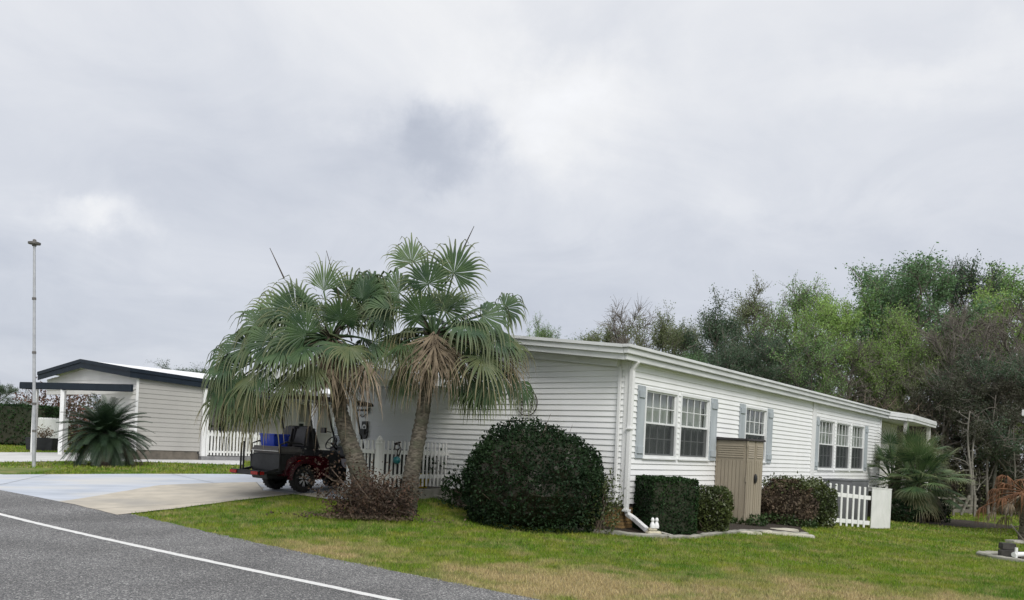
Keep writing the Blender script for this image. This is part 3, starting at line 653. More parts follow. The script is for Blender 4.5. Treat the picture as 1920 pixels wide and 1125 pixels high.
# rear porch roof jutting out past the end of the eave
b = MB(); P4 = [(19.45, -.20, 3.585), (20.9, -.74, 3.54), (25.4, -.74, 3.50), (25.4, 3.6, 3.62), (19.45, 3.6, 3.62)]
b.add([p for p in P4]+[(p[0], p[1], p[2]-.22) for p in P4], [(0, 1, 2, 3, 4), (9, 8, 7, 6, 5)]+[(i, 5+i, 5+(i+1) % 5, (i+1) % 5) for i in range(5)]); b.build('porch_roof', 'roof_white', house)
for nm, dz0, hh, o_ in (('porch_drip_edge', -.008, .06, .04), ('porch_gutter', -.10, .105, .06), ('porch_fascia', -.205, .10, .03)):
    b = MB(); b.bar((19.46, -.20-o_, 3.575+dz0), (20.9, -.74-o_, 3.535+dz0), .07, hh); b.build(nm, 'gutter', house)
    b = MB(); b.bar((20.90, -.74-o_, 3.535+dz0), (25.4, -.74-o_, 3.50+dz0), .07, hh); b.build(nm, 'gutter', house)
for x in (20.75, 25.0):
    b = MB(); b.box(x-.07, x+.07, -.66, -.52, -.6, 3.33); b.build('porch_post', 'nb_white', house)
wp = siding(house, lambda u, d, z: (u, .6-d, z), LEN+.05, 24.6, .4, 3.3, .2, [], 'nb_white'); wp.build('porch_wall', 'dark', house)
# skirting, piers
b = MB(); b.box(.35, LEN-.1, .14, .2, -.8, ZB-.02); b.box(.14, .2, .35, WID, -.8, ZB-.02); b.build('skirting', 'skirt', house)
b = MB(); b.box(.02, LEN, .02, .12, .46, ZB-.005); b.box(.02, .12, .13, WID, .46, ZB-.005); b.build('skirt_band', 'skirt', house)
def brick_pier(px, py):
    c = MB(); c.box(px+.012, px+.388, py+.012, py+.388, -.3, .46); pier = c.build('brick_pier', 'mortar', house)
    me = None; r = random.Random(4)
    for k in range(10):
        z = -.22+k*.068
        for side in range(4):
            for j in range(2):
                q = MB(); L0 = .19 if (k+side) % 2 else .13; a0 = 0 if j == 0 else L0+.01; a1 = L0 if j == 0 else .40
                dd = r.uniform(.0, .006)
                if side == 0: q.box(px+a0, px+a1, py-dd, py+.05, z, z+.058)
                elif side == 1: q.box(px-dd, px+.05, py+a0, py+a1, z+.0007, z+.0585)
                else: continue
                q.build('brick', 'brick', pier, bevel=.004)
brick_pier(.0, .0)
# downspout: down the corner, elbow, run along the ground towards the lawn
dsp = MB(); wl = lambda p: Vector((((p-HC).dot(RD)), ((p-HC).dot(LD)), p.z))
end = wl(at(1213, 988, 15.45)); end.z = gz(at(1213, 988, 15.45).x, at(1213, 988, 15.45).y)+.10
dpts = [(-.02, -.20, 3.33), (-.02, -.085, 3.16), (-.02, -.085, .45), (.0, -.12, .34), (.06, -.22, .27), tuple(end)]
dsp.tube(dpts, [.062]*6, 4); ds_ = dsp.build('downspout', 'trim', house, bevel=.008)
b = MB(); b.box(-.10, .06, -.15, -.033, .40, .44); b.build('strap', 'trim', ds_)
b = MB(); b.box(-.10, .06, -.15, -.033, 2.0, 2.03); b.build('strap', 'trim', ds_)

# ------------------------------------------------------------------ carport at the gable end
cp = empty('carport', hw(0, 7, 0), RZ); tag(cp, 'flat white carport roof on posts above the parked golf cart', 'carport')
b = MB(); b.box(-2.75, -.02, -2.75, 2.5, 2.86, 2.97); b.build('roof_deck', 'roof_white', cp)
b = MB(); b.box(-2.83, -2.752, -2.83, 2.58, 2.80, 3.0); b.box(-2.75, -.02, -2.83, -2.752, 2.80, 3.0); b.box(-2.75, -.02, 2.502, 2.58, 2.80, 3.0); b.build('fascia', 'gutter', cp, bevel=.006)
for x, y in ((-2.2, -1.5), (-.2, 2.3)):
    b = MB(); b.box(x-.06, x+.06, y-.06, y+.06, .2, 2.858); b.build('post', 'trim', cp, bevel=.006)
b = MB(); b.box(-2.25, -2.15, -2.7, 2.45, 2.70, 2.857); b.build('beam', 'trim', cp)

# ------------------------------------------------------------------ picket fences
def picket(mb_w, h, t=.022, cap='round'):
    w = mb_w; pts = [(-w/2, 0), (w/2, 0), (w/2, h-w*.7)]
    if cap == 'round': pts += [(w*.62, h-w*.45), (w*.45, h-w*.12), (0, h), (-w*.45, h-w*.12), (-w*.62, h-w*.45)]
    else: pts += [(0, h)]
    pts += [(-w/2, h-w*.7)]
    m = MB(); m.prism(pts, lambda u, z: (u, -t/2, z), lambda u, z: (u, t/2, z)); return m.mesh('picket')
def fence_run(parent, me, m, p0, d, n, gap, zf, rails, length, rail_h=.09, start=0.0, tilt=0.0):
    """pickets and rails along direction d (in the parent's frame)"""
    d = Vector((d[0], d[1], 0)).normalized(); p0 = (p0[0], p0[1], 0); ang = math.atan2(d.y, d.x); r = random.Random(n)
    for i in range(n):
        p = Vector(p0)+d*(start+gap*i); o = link('picket', me, m, parent, (p.x, p.y, zf(p.x, p.y))); o.rotation_euler = (0, r.uniform(-.012, .012)+tilt, ang)
    nrm = Vector((-d.y, d.x, 0))
    for z in rails:
        a = Vector(p0); bb = a+d*length; off = nrm*.03
        q = MB(); q.bar((a.x+off.x, a.y+off.y, zf(a.x, a.y)+z), (bb.x+off.x, bb.y+off.y, zf(bb.x, bb.y)+z), .036, rail_h); q.build('rail', m, parent, bevel=.003)
fe = empty('picket_fence', hw(-2.2, 4.62, 0), RZ); tag(fe, 'white picket fence between the two palm trunks beside the golf cart', 'fence')
FZ = .58
pk = picket(.042, .98)
fence_run(fe, pk, 'fence_old', (.12, 0), (1, 0), 17, .122, lambda x, y: FZ, (.22, .74), 2.1)
fence_run(fe, pk, 'fence_old', (0, .10), (0, 1), 7, .115, lambda x, y: FZ, (.22, .74), .85)
b = MB(); b.box(-.055, .055, -.055, .055, FZ-.2, FZ+.90); fp = b.build('post', 'fence_old', fe, bevel=.004)
b = MB(); b.lathe([(.075, .90), (.078, .93), (.06, .945), (.072, .97), (.068, 1.0), (.045, 1.04), (.02, 1.07), (.004, 1.085)], (0, 0, FZ), 12); b.build('post_cap', 'fence_old', fp, smooth=True)

b = MB(); b.box(-2.32, -.02, 4.45, 5.75, -.1, .52); sl = b.build('porch_slab', 'concrete', None, bevel=.01); sl.location = HC; sl.rotation_euler = (0, 0, RZ); tag(sl, 'raised concrete slab under the picket fence', kind='structure')

# ------------------------------------------------------------------ foliage helpers
def leaf_quads(C, size, r, elong=1.8, up=0.0, N0=None, bias=0.0):
    """one folded-free rhombus leaf at each centre"""
    n = len(C); d = r.normal(size=(n, 3))
    if N0 is not None: d = d*(1-bias)+N0*bias*2
    d[:, 2] += up; d /= np.linalg.norm(d, axis=1)[:, None]
    a = r.normal(size=(n, 3)); s = np.cross(d, a); s /= np.linalg.norm(s, axis=1)[:, None]
    L = (size*r.uniform(.6, 1.35, n))[:, None]; W = L/elong
    V = np.empty((n, 4, 3)); V[:, 0] = C-d*L*.5; V[:, 1] = C+s*W*.5; V[:, 2] = C+d*L*.5; V[:, 3] = C-s*W*.5
    return V.reshape(-1, 3), np.arange(n*4).reshape(n, 4)
def sph(n, r):
    d = r.normal(size=(n, 3)); return d/np.linalg.norm(d, axis=1)[:, None]
def lumpy(d, seed, amp, k=6):
    rr = np.random.default_rng(seed); c = sph(k, rr); s = np.zeros(len(d))
    for i in range(k): s += np.exp(-((d-c[i])**2).sum(1)*rr.uniform(2, 6))*rr.uniform(-1, 1)
    for i in range(3):
        f = rr.normal(size=3)*5; s += .35*np.sin(d@f+rr.uniform(0, 6))
    for i in range(4):
        f = rr.normal(size=3)*16; s += .22*np.sin(d@f+rr.uniform(0, 6))
    return 1+amp*s
def shrub(name, base, rx, ry, rz, label, mat_leaf, n, leaf, seed, amp=.08, shape='dome', group=None, cat='shrub', rotz=0.0, flat=0.0, inner=.6, core='under', twigs=0, up=.3, elong=1.8, corescale=.8):
    r = np.random.default_rng(seed); root = empty(name, base, rotz); tag(root, label, cat, group)
    if shape == 'box':
        P = r.uniform(-1, 1, (n, 3)); ax = r.integers(0, 3, n); sg = np.where(r.random(n) < .5, -1, 1)
        P[np.arange(n), ax] = sg*(1-np.abs(r.normal(0, .10, n))); dirs = P/np.linalg.norm(P, axis=1)[:, None]
        low = (P[:, 2] < -.97) & (r.random(n) < .8)
        P = P[~low]; dirs = dirs[~low]
        q = lumpy(dirs, seed, amp*.6)[:, None]; P = np.clip(P, -1.03, 1.03)*q
        edge = np.sort(np.abs(P), axis=1)[:, 1]; P *= (1-.05*np.clip(edge-.8, 0, 1)*5)[:, None]
        C = P*np.array([rx, ry, rz/2])+np.array([0, 0, rz/2])
    else:
        d = sph(n*2, r); d = d[d[:, 2] > -.45][:n]; rad = 1-np.abs(r.normal(0, 1-inner, len(d)))*.32; rad = np.clip(rad, .25, 1)*lumpy(d, seed, amp)
        if shape == 'cone_down': w = .62+.38*np.clip((d[:, 2]+.5)/1.2, 0, 1)
        else: w = np.where(d[:, 2] < 0, 1+.12*d[:, 2], 1)
        C = d*rad[:, None]*np.array([rx, ry, 1.0]); C[:, :2] *= w[:, None]
        zz = np.where(d[:, 2] > 0, .42+d[:, 2]*.58, .42*(1+d[:, 2]/.45))
        C[:, 2] = zz*rad*rz
        if flat: C[:, 2] = np.minimum(C[:, 2], rz*(1-flat)+r.normal(0, .02, len(C)))
        dirs = d
    V, F = leaf_quads(C, leaf, r, elong, up, dirs, .25)
    link('foliage', npmesh('foliage', V, F), mat_leaf, root)
    # woody core seen through gaps
    if core:
        d = sph(900, r); bm = bmesh.new(); bmesh.ops.create_icosphere(bm, subdivisions=4, radius=1)
        co = np.array([v.co[:] for v in bm.verts]); q = lumpy(co, seed, amp)*(1-.07*np.abs(np.random.default_rng(seed+1).normal(size=len(co))))
        for v, k, c in zip(bm.verts, q, co):
            if shape == 'box': cc = np.sign(c)*np.abs(c)**.35; cc = cc/np.abs(cc).max(); v.co = Vector((cc[0]*rx*.88, cc[1]*ry*.88, rz*.5+cc[2]*rz*.44))*1.0
            else:
                z = .42+c[2]*.58 if c[2] > 0 else .42*(1+c[2]*1.0)
                w = 1.0 if shape != 'cone_down' else .55+.4*max(0, z)
                v.co = Vector((c[0]*rx*corescale*k*w, c[1]*ry*corescale*k*w, min(z*rz*corescale*1.04*k, rz*(1-flat)-.04 if flat else 9)))
        me = bpy.data.meshes.new('inner_growth'); bm.to_mesh(me); bm.free(); link('inner_growth', me, core, root)
    if twigs:
        t = MB(); rr = random.Random(seed)
        for i in range(twigs):
            a = rr.uniform(0, 2*pi); e = rr.uniform(.15, 1.3); Ln = rr.uniform(.7, 1.15); p0 = Vector((rr.uniform(-.3, .3)*rx, rr.uniform(-.3, .3)*ry, .02))
            tip = Vector((cos(a)*cos(e)*rx*Ln, sin(a)*cos(e)*ry*Ln, sin(e)*rz*Ln)); mid = p0.lerp(tip, .5)+Vector((rr.uniform(-.1, .1), rr.uniform(-.1, .1), rr.uniform(0, .12)))
            t.tube([p0, mid, tip], [.011, .008, .004], 4, False)
        t.build('stems', 'twig_dead', root)
    return root

# ------------------------------------------------------------------ fan palms
def fan_leaf(mb, hub, ax, nrm, R, r, nseg=38, spread=2.4, split=.5, droop=1.0, start=.55, cup=.25, fold=.35, ragged=.08):
    ax = Vector(ax).normalized(); nrm = Vector(nrm); nrm = (nrm-ax*nrm.dot(ax)).normalized(); sd_ = nrm.cross(ax)
    da = spread/nseg; T = [.0, split*.6, split, split+(1-split)*.22, split+(1-split)*.45, split+(1-split)*.68, split+(1-split)*.88, 1.0]
    for i in range(nseg):
        a = -spread+2*spread*(i+.5)/nseg+r.uniform(-.15, .15)*da; fr_ = abs(a)/spread
        d0 = (ax*cos(a)+sd_*sin(a)-nrm*cup*fr_*fr_).normalized()
        ln = R*(1.0-.30*fr_**2)*(1+r.uniform(-ragged, ragged)); tw = (nrm.cross(d0)).normalized()
        dr = droop*r.uniform(.6, 1.4); p = Vector(hub); prev = 0; row = []; d = d0.copy(); wsp = split*ln*sin(da)*1.04*(1 if split > .25 else 1.7)
        for t in T:
            p = p+d*(t-prev)*ln; prev = t
            k = max(0, t-start*r.uniform(.9, 1.1))
            d = (d0+Vector((0, 0, -1))*dr*(k*3.2)**1.3+tw*r.uniform(-.05, .05)*(1 if split > .25 else 5)).normalized()
            w = t*ln*sin(da)*1.04 if t <= split else wsp*(.10+.90*max(0, 1-(t-split)/(1-split))**1.25)*(t < 1)
            tt = tw-d*tw.dot(d); tt = tt.normalized() if tt.length > .05 else tw; nn = d.cross(tt)
            nn = nn if nn.dot(nrm) > 0 else -nn
            row.append((p-tt*w, p+nn*w*fold*2, p+tt*w))
        b = len(mb.v)
        for q in row: mb.v += [tuple(x) for x in q]
        for j in range(len(T)-1):
            o = b+3*j; mb.f += [(o, o+1, o+4, o+3), (o+1, o+2, o+5, o+4)]
def petiole(mb, a, b, sag, w=.022):
    a = Vector(a); b = Vector(b); m1 = a.lerp(b, .5)+Vector((0, 0, sag))
    pts = [a.lerp(m1, t)*(1-t)+m1.lerp(b, t)*t for t in (0, .25, .5, .75, 1)]
    mb.tube(pts, [w*1.5, w, w*.85, w*.75, w*.7], 5, False)
def palm_leaf(root, origin, hub, axis_, nrm, R, m, r, **k):
    mb = MB(); o = Vector(root.location)
    petiole(mb, Vector(origin)-o, Vector(hub)-o, k.pop('sag', .06)); fan_leaf(mb, Vector(hub)-o, axis_, nrm, R, r, **k)
    me = bpy.data.meshes.new('leaf'); me.from_pydata(mb.v, [], mb.f); me.polygons.foreach_set('use_smooth', np.ones(len(me.polygons), dtype=bool))
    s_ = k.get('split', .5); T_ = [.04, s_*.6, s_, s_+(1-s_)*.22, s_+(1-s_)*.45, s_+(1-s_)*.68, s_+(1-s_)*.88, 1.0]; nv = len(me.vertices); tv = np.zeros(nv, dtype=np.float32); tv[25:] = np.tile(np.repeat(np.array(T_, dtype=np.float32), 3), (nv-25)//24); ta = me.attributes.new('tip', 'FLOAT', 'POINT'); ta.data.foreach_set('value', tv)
    return link('leaf', me, m, root)
def trunk_mesh(root, pts, rad, seed, m='trunk'):
    r = random.Random(seed); P = [Vector(p) for p in pts]; fine = []; fr_ = []; n = len(P)
    for i in range(n-1):
        p0, p1, p2, p3 = P[max(i-1, 0)], P[i], P[i+1], P[min(i+2, n-1)]
        for k in range(14):
            t = k/14; fine.append(.5*((2*p1)+(p2-p0)*t+(2*p0-5*p1+4*p2-p3)*t*t+(3*p1-p0-3*p2+p3)*t**3)); fr_.append(rad[i]+(rad[i+1]-rad[i])*t)
    mb = MB(); mb.tube(fine, [q*(1+.05*(-1)**i+r.uniform(-.03, .03)) for i, q in enumerate(fr_)], 18)
    mb.v = [tuple(Vector(v)+Vector((r.gauss(0, .006), r.gauss(0, .006), r.gauss(0, .008)))) for v in mb.v]
    return mb.build('trunk', m, root, smooth='all')
def boots(root, c, n, r, lo, hi, rad, m='fan_brown'):
    mb = MB()                                   # old leaf bases and hanging fibre round the crown shaft
    for i in range(n):
        a = r.uniform(0, 2*pi); z = r.uniform(lo, hi); e = r.uniform(.1, 1.0); d = Vector((cos(a)*cos(e), sin(a)*cos(e), sin(e))); p = Vector((cos(a)*rad*.8, sin(a)*rad*.8, z))
        mb.tube([p, p+d*r.uniform(.10, .26)], [.030, .014], 4)
    for i in range(n):
        a = r.uniform(0, 2*pi); p = Vector((cos(a)*rad*1.05, sin(a)*rad*1.05, r.uniform(lo, hi))); mb.tube([p, p+Vector((cos(a)*.1, sin(a)*.1, -r.uniform(.2, .55)))], [.012, .004], 3, False)
    return mb.build('leaf_bases', 'boot', root)

CAMV = Vector((0, -1, 0))
def make_palm(name, label, base, trunk_px, crown_px, depth, rads, leaves, nproc, seed, spears):
    root = empty(name, base); tag(root, label, 'palm tree', 'fan palms at the front corner'); r = random.Random(seed); o = Vector(base)
    tp = [Vector((0, 0, -.1))]+[at(px, py, depth)-o for px, py in trunk_px]
    trunk_mesh(root, tp, rads, seed)
    c = at(crown_px[0], crown_px[1], depth); boots_c = c-o
    bt = boots(root, None, 70, r, -.55, .05, rads[-1]); bt.location = boots_c
    for (px, py, dd, ang, tilt, R, spread, droop, m, sg) in leaves:
        hub = at(px, py, depth+dd); a = radians(ang); ax = Vector((cos(a), tilt, sin(a))); side = Vector((-sin(a), 0, cos(a)))
        nr = CAMV+Vector((0, 0, .35))+side*r.uniform(-.3, .3)
        if ang < -20 or ang > 200: nr = Vector((cos(a)*.6, -.5, .5))
        orig = c+Vector((r.uniform(-.06, .06), r.uniform(-.06, .06), r.uniform(-.12, .05)))
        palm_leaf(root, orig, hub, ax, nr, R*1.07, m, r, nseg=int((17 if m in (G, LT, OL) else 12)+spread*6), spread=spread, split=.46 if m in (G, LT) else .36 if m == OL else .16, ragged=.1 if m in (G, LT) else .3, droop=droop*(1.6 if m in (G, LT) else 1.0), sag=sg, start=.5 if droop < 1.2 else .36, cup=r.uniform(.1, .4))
    for i in range(nproc):                     # the rest of the crown: round the back and sides, young upright to old hanging
        f = (i+.5)/nproc; az = i*2.39996+seed; el = radians(62-118*f)+r.uniform(-.12, .12)
        if el > -.2 and sin(az) < -.45: az += pi           # upper leaves stand at the back, the ones in front are listed
        d = Vector((cos(az)*cos(el), sin(az)*cos(el), sin(el))); ln = r.uniform(.55, .95); hub = c+d*ln
        axd = (d+Vector((0, 0, -.25-.5*f))).normalized(); nr = Vector((0, 0, 1))+Vector((cos(az), sin(az), 0))*(.6 if el < 0 else -.4)
        m = 'fan_green' if f < .5 else r.choice(['fan_green', 'fan_olive']) if f < .75 else r.choice(['fan_brown', 'fan_olive', 'fan_tan'])
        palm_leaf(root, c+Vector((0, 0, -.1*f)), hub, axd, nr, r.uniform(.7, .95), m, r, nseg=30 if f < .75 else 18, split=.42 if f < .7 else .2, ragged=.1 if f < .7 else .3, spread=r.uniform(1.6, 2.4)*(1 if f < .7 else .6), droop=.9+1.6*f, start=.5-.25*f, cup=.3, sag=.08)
    for (a, bb) in spears:
        mb = MB(); mb.tube([at(a[0], a[1], depth)-o, at(bb[0], bb[1], depth-.1)-o], [.016, .006], 5); mb.build('spear_leaf', 'boot', root)
    return root
G, LT, OL, BR, TN = 'fan_green', 'fan_light', 'fan_olive', 'fan_brown', 'fan_tan'
pb1 = at(692, 948, 15.9); pb1.z = gz(pb1.x, pb1.y); pb2 = at(764, 946, 15.9); pb2.z = gz(pb2.x, pb2.y)
make_palm('fan_palm', 'left fan palm with trunk leaning left over the golf cart', pb1, [(672, 880), (652, 820), (636, 760), (630, 700), (622, 640)], (620, 630), 15.7, [.20, .18, .155, .14, .13, .12],
    [(607, 545, -.1, 86, .0, .70, 1.2, .5, LT, .0), (556, 585, -.2, 112, -.1, .78, 2.2, .7, G, .1), (500, 612, -.1, 148, -.1, .80, 2.0, 1.3, G, .15), (468, 648, -.2, 172, -.15, .78, 2.0, 1.7, G, .2),
     (452, 690, -.3, 196, -.1, .75, 1.9, 2.0, G, .2), (530, 655, -.7, 215, -.4, .85, 2.0, 1.7, G, .2), (575, 625, -.8, 130, -.5, .70, 2.2, 1.0, G, .1), (655, 560, .1, 64, .0, .74, 2.0, 1.0, G, .1),
     (690, 590, -.2, 28, -.1, .72, 2.0, 1.6, G, .15), (640, 600, -.7, 80, -.4, .60, 2.2, 1.0, G, .1), (588, 682, -.75, -100, -.3, .95, 1.2, 2.0, OL, .1), (688, 680, -.6, -78, -.2, .88, 1.3, 2.2, TN, .15),
     (478, 700, -.5, 228, -.2, .95, 1.5, 1.8, OL, .25), (655, 650, -.8, -60, -.4, .72, 1.8, 1.6, OL, .1), (608, 735, -.5, -104, -.1, .85, .7, 2.2, BR, .05), (545, 700, -.7, -112, -.3, .90, 1.4, 1.8, OL, .15),
     (520, 590, .3, 140, .2, .75, 2.0, 1.0, LT, .1), (430, 665, .1, 188, .1, .65, 1.7, 1.9, G, .25), (500, 690, -.6, -120, -.2, .95, 1.3, 2.0, G, .2), (650, 720, -.3, -84, 0, .85, .8, 2.2, BR, .05), (700, 640, -.4, -20, -.2, .75, 1.7, 1.8, G, .1),
     (525, 735, -.1, -108, .1, .85, 1.0, 2.0, OL, .2), (440, 725, .1, -105, 0, .75, 1.1, 2.0, OL, .3), (425, 680, -.2, 215, -.1, .8, 1.6, 2.0, G, .3), (470, 735, -.5, -98, -.1, .85, 1.2, 1.9, OL, .25), (570, 650, -.9, 240, -.5, .75, 2.0, 1.6, G, .15), (512, 640, -.5, 190, -.3, .8, 2.1, 1.5, G, .2), (620, 690, -.8, -92, -.3, .8, 1.0, 2.0, BR, .1), (600, 660, -.6, -106, -.2, 1.0, 1.0, 2.0, BR, .05), (645, 665, -.6, -80, -.2, 1.0, 1.0, 2.0, BR, .05), (625, 660, .3, -90, .2, 1.0, 1.2, 2.0, BR, .05), (665, 690, -.2, -75, .0, .9, 1.0, 2.0, TN, .05), (575, 690, -.1, -115, .0, .95, 1.0, 2.0, OL, .1), (430, 700, -.3, -100, -.1, 1.05, 1.4, 1.9, G, .3), (455, 745, -.2, -95, 0, .95, 1.2, 1.9, OL, .3), (495, 745, -.4, -95, -.1, .9, 1.2, 1.9, OL, .25), (415, 735, .0, -92, 0, .9, 1.0, 1.9, OL, .35), (680, 560, -.3, 40, -.2, .8, 2.2, 1.4, G, .1), (560, 640, -.6, 200, -.4, .8, 2.1, 1.4, G, .15)],
    22, 3, [((533, 522), (506, 465)), ((660, 640), (612, 470))])
make_palm('fan_palm', 'right fan palm with straight trunk in front of the picket fence', pb2, [(770, 900), (783, 830), (795, 760), (803, 700), (812, 640)], (815, 625), 15.6, [.19, .165, .14, .125, .12, .11],
    [(851, 512, -.1, 84, .0, .72, 2.65, .6, G, .0), (803, 532, -.2, 104, -.1, .66, 2.3, .8, G, .0), (772, 492, .2, 108, .1, .66, 1.8, 1.1, LT, .0), (832, 580, .4, 62, .2, .66, 2.4, .5, LT, .0),
     (905, 592, -.3, -12, -.1, .80, 2.0, 2.0, G, .12), (945, 578, .1, 14, .0, .58, 1.8, 1.2, G, .1), (748, 548, -.1, 152, -.1, .80, 2.2, 1.6, G, .1), (728, 580, -.4, 190, -.2, .72, 2.0, 1.6, G, .15),
     (905, 668, -.5, -58, -.3, .85, 1.9, 1.2, OL, .15), (952, 672, -.1, -62, .0, .75, 1.5, 1.8, BR, .2), (975, 715, .2, -68, .1, .72, 1.4, 1.6, G, .25), (812, 628, -.6, -88, -.2, 1.05, 1.4, 2.2, BR, .05),
     (778, 640, -.5, -112, -.2, .95, 1.2, 2.0, OL, .1), (758, 700, -.2, -96, .0, .70, 1.2, 1.6, G, .1), (845, 650, -.5, -70, -.2, .85, 1.2, 2.0, BR, .1), (870, 610, -.6, -30, -.4, .78, 2.0, 1.6, G, .1),
     (700, 545, .2, 140, .1, .75, 2.1, 1.5, G, .15), (790, 590, -.7, 120, -.4, .62, 2.2, 1.1, G, .1), (885, 720, .0, -80, .1, .75, 1.4, 1.6, G, .15), (735, 640, -.3, -130, -.1, .85, 1.6, 1.8, OL, .15), (800, 690, -.35, -92, 0, .8, .7, 2.2, TN, .05), (790, 650, -.55, -104, -.2, 1.0, 1.0, 2.0, BR, .05), (835, 648, -.55, -78, -.2, 1.0, 1.0, 2.0, BR, .05), (815, 645, -.7, -90, -.3, 1.05, 1.2, 2.0, BR, .05), (770, 660, .1, -100, .2, 1.0, 1.0, 2.0, OL, .05), (860, 640, .2, -75, .2, .95, 1.0, 2.0, BR, .05), (925, 625, -.2, -35, -.1, .85, 1.9, 1.8, G, .12), (935, 690, -.2, -75, -.1, .85, 1.6, 1.6, G, .2), (890, 640, .1, -45, .1, .9, 2.0, 1.6, G, .15), (960, 640, -.1, -50, 0, .75, 1.6, 1.8, OL, .2), (910, 715, -.3, -85, -.1, .75, 1.5, 1.4, G, .2), (870, 690, -.2, -80, 0, .85, 1.5, 1.6, G, .15)],
    20, 8, [((868, 468), (889, 424))])

# ------------------------------------------------------------------ shrubs and hedges near the white house
def gpos(px, py, z0=0.0):
    p = gp(px, py, z0)
    for _ in range(6): p = gp(px, py, gz(p.x, p.y))
    return p
bp = at(1000, 960, 15.75); bp.z = gz(bp.x, bp.y)-.05
shrub('round_bush', bp, 1.42, 1.25, 2.02, 'large dark green dome-clipped bush in front of the gable wall', 'bush', 24000, .064, 21, .065, twigs=60, cat='bush', inner=.75, corescale=.9)
p = at(862, 935, 17.2); p.z = gz(p.x, p.y)
shrub('leafy_shrub', p, .38, .32, .78, 'small loose dark shrub between picket fence and round bush', 'hedge', 900, .075, 22, .25, core=None, twigs=14)
p = at(1125, 985, 15.3); p.z = gz(p.x, p.y)
shrub('leafy_shrub', p, .38, .34, 1.0, 'sparse olive shrub at the right side of the round bush', 'shrub_olive', 1500, .055, 23, .25, core=None, twigs=18)
hp = at(1244, 1000, 16.1); hp.z = gz(hp.x, hp.y)-.03
shrub('clipped_hedge', hp, .52, .46, 1.12, 'dark green box-clipped hedge beside the downspout', 'hedge', 12000, .052, 24, .05, 'box', cat='hedge', rotz=.25)
hp = at(1334, 998, 16.7); hp.z = gz(hp.x, hp.y)-.03
shrub('clipped_hedge', hp, .54, .42, 1.0, 'lighter top-heavy clipped shrub between dark hedge and shed', 'shrub_olive', 6500, .058, 25, .10, 'cone_down', cat='hedge', flat=.05, inner=.6, corescale=.72, twigs=14)
hp = at(1468, 985, 20.6); hp.z = gz(hp.x, hp.y)
hdead = shrub('half_dead_shrub', hp, .78, .6, 1.15, 'brown half-dead shrub beside the tan shed', 'shrub_dead', 6500, .075, 26, .12, cat='shrub', flat=.03, twigs=30, core='shrub_dead')
hp = at(1520, 985, 21.2); hp.z = gz(hp.x, hp.y)
shrub('clipped_hedge', hp, .62, .55, 1.22, 'rounded green shrub between brown shrub and picket enclosure', 'shrub_olive', 7000, .065, 27, .08, cat='hedge', inner=.7, corescale=.85)
r = np.random.default_rng(91); C = r.normal(size=(1500, 3))*np.array([.34, .28, .10])+np.array([.15, 0, 1.02]); V, F = leaf_quads(C, .07, r); link('green_shoots', npmesh('green_shoots', V, F), 'shrub_olive', hdead)
# dead shrub round the palm feet
p = at(694, 962, 15.25); p.z = gz(p.x, p.y)
ds = shrub('dead_shrub', p, .86, .55, .85, 'tangle of dead brown foliage around the feet of the fan palms', 'shrub_dark', 6500, .055, 28, .55, cat='shrub', core=None, twigs=110, up=-.35, inner=.2)
mb = MB(); o = Vector(p)
for a, c in (((622, 880), (672, 930)), ((606, 888), (640, 905)), ((735, 880), (690, 920)), ((660, 890), (700, 945)), ((720, 900), (745, 945)), ((745, 890), (728, 930))):
    mb.tube([at(a[0], a[1], 14.9)-o, at((a[0]+c[0])/2, (a[1]+c[1])/2+4, 14.85)-o, at(c[0], c[1], 15.0)-o], [.008, .014, .018], 5)
mb.build('bare_branch', 'twig_dead', ds)
mb = MB(); r = np.random.default_rng(8); C = np.column_stack([r.normal(-.1, .6, 900), r.normal(-.45, .14, 900), np.full(900, .03)+r.uniform(0, .05, 900)]); V, F = leaf_quads(C, .05, r); link('fallen_leaves', npmesh('fallen_leaves', V, F), 'shrub_dead', ds)
gp_ = [((1400, 985), 30, .16), ((1455, 978), 31, .2), ((1500, 985), 32, .14), ((1375, 990), 33, .12)]
for (q, sd2, hh), lb in zip(gp_, ('low green groundcover at the foot of the tan shed', 'low green groundcover under the brown shrub', 'low green groundcover beside the picket enclosure', 'low green groundcover between clipped shrub and shed')):
    p = at(q[0], q[1], 19.0 if q[0] < 1440 else 20.2); p.z = gz(p.x, p.y)
    shrub('groundcover', p, .5, .3, hh*1.4, lb, 'ground_plants', 700, .07, sd2, .2, core=None, cat='plant', up=.5)

# ------------------------------------------------------------------ shed, air conditioner, enclosure, small things by the wall
S0 = at(1394, 983, 18.75); sz = gz(S0.x, S0.y); S0.z = sz
shed = empty('storage_shed', S0, RZ-radians(7)); tag(shed, 'tall taupe resin storage shed with dark lid by the wall', 'shed')
# local x along the house (door face is the short end that looks along +x side), y towards the wall
SW, SDp, SH = .78, .80, 1.95
def shed_panel(fr, u0, u1, name):
    b = MB(); boxf(b, fr, u0, u1, -.03, 0, .02, SH); o_ = b.build(name, 'shed', shed, bevel=.006)
    n = max(3, int((u1-u0)/.11)); w = (u1-u0-.12)/n
    for i in range(n):
        q = MB(); boxf(q, fr, u0+.06+i*w+.006, u0+.06+(i+1)*w-.006, 0.001, .010, .08, 1.50); q.build('board', 'shed', o_, bevel=.003)
    for k in range(6):
        q = MB(); z = 1.56+k*.052; q.prism([(u0+.06, z), (u1-.06, z), (u1-.06, z+.040), (u0+.06, z+.040)], lambda u, zz_: fr(u, 0.001, zz_), lambda u, zz_: fr(u, .016-.012*(zz_-z)/.04, zz_)); q.build('louvre', 'shed', o_)
    return o_
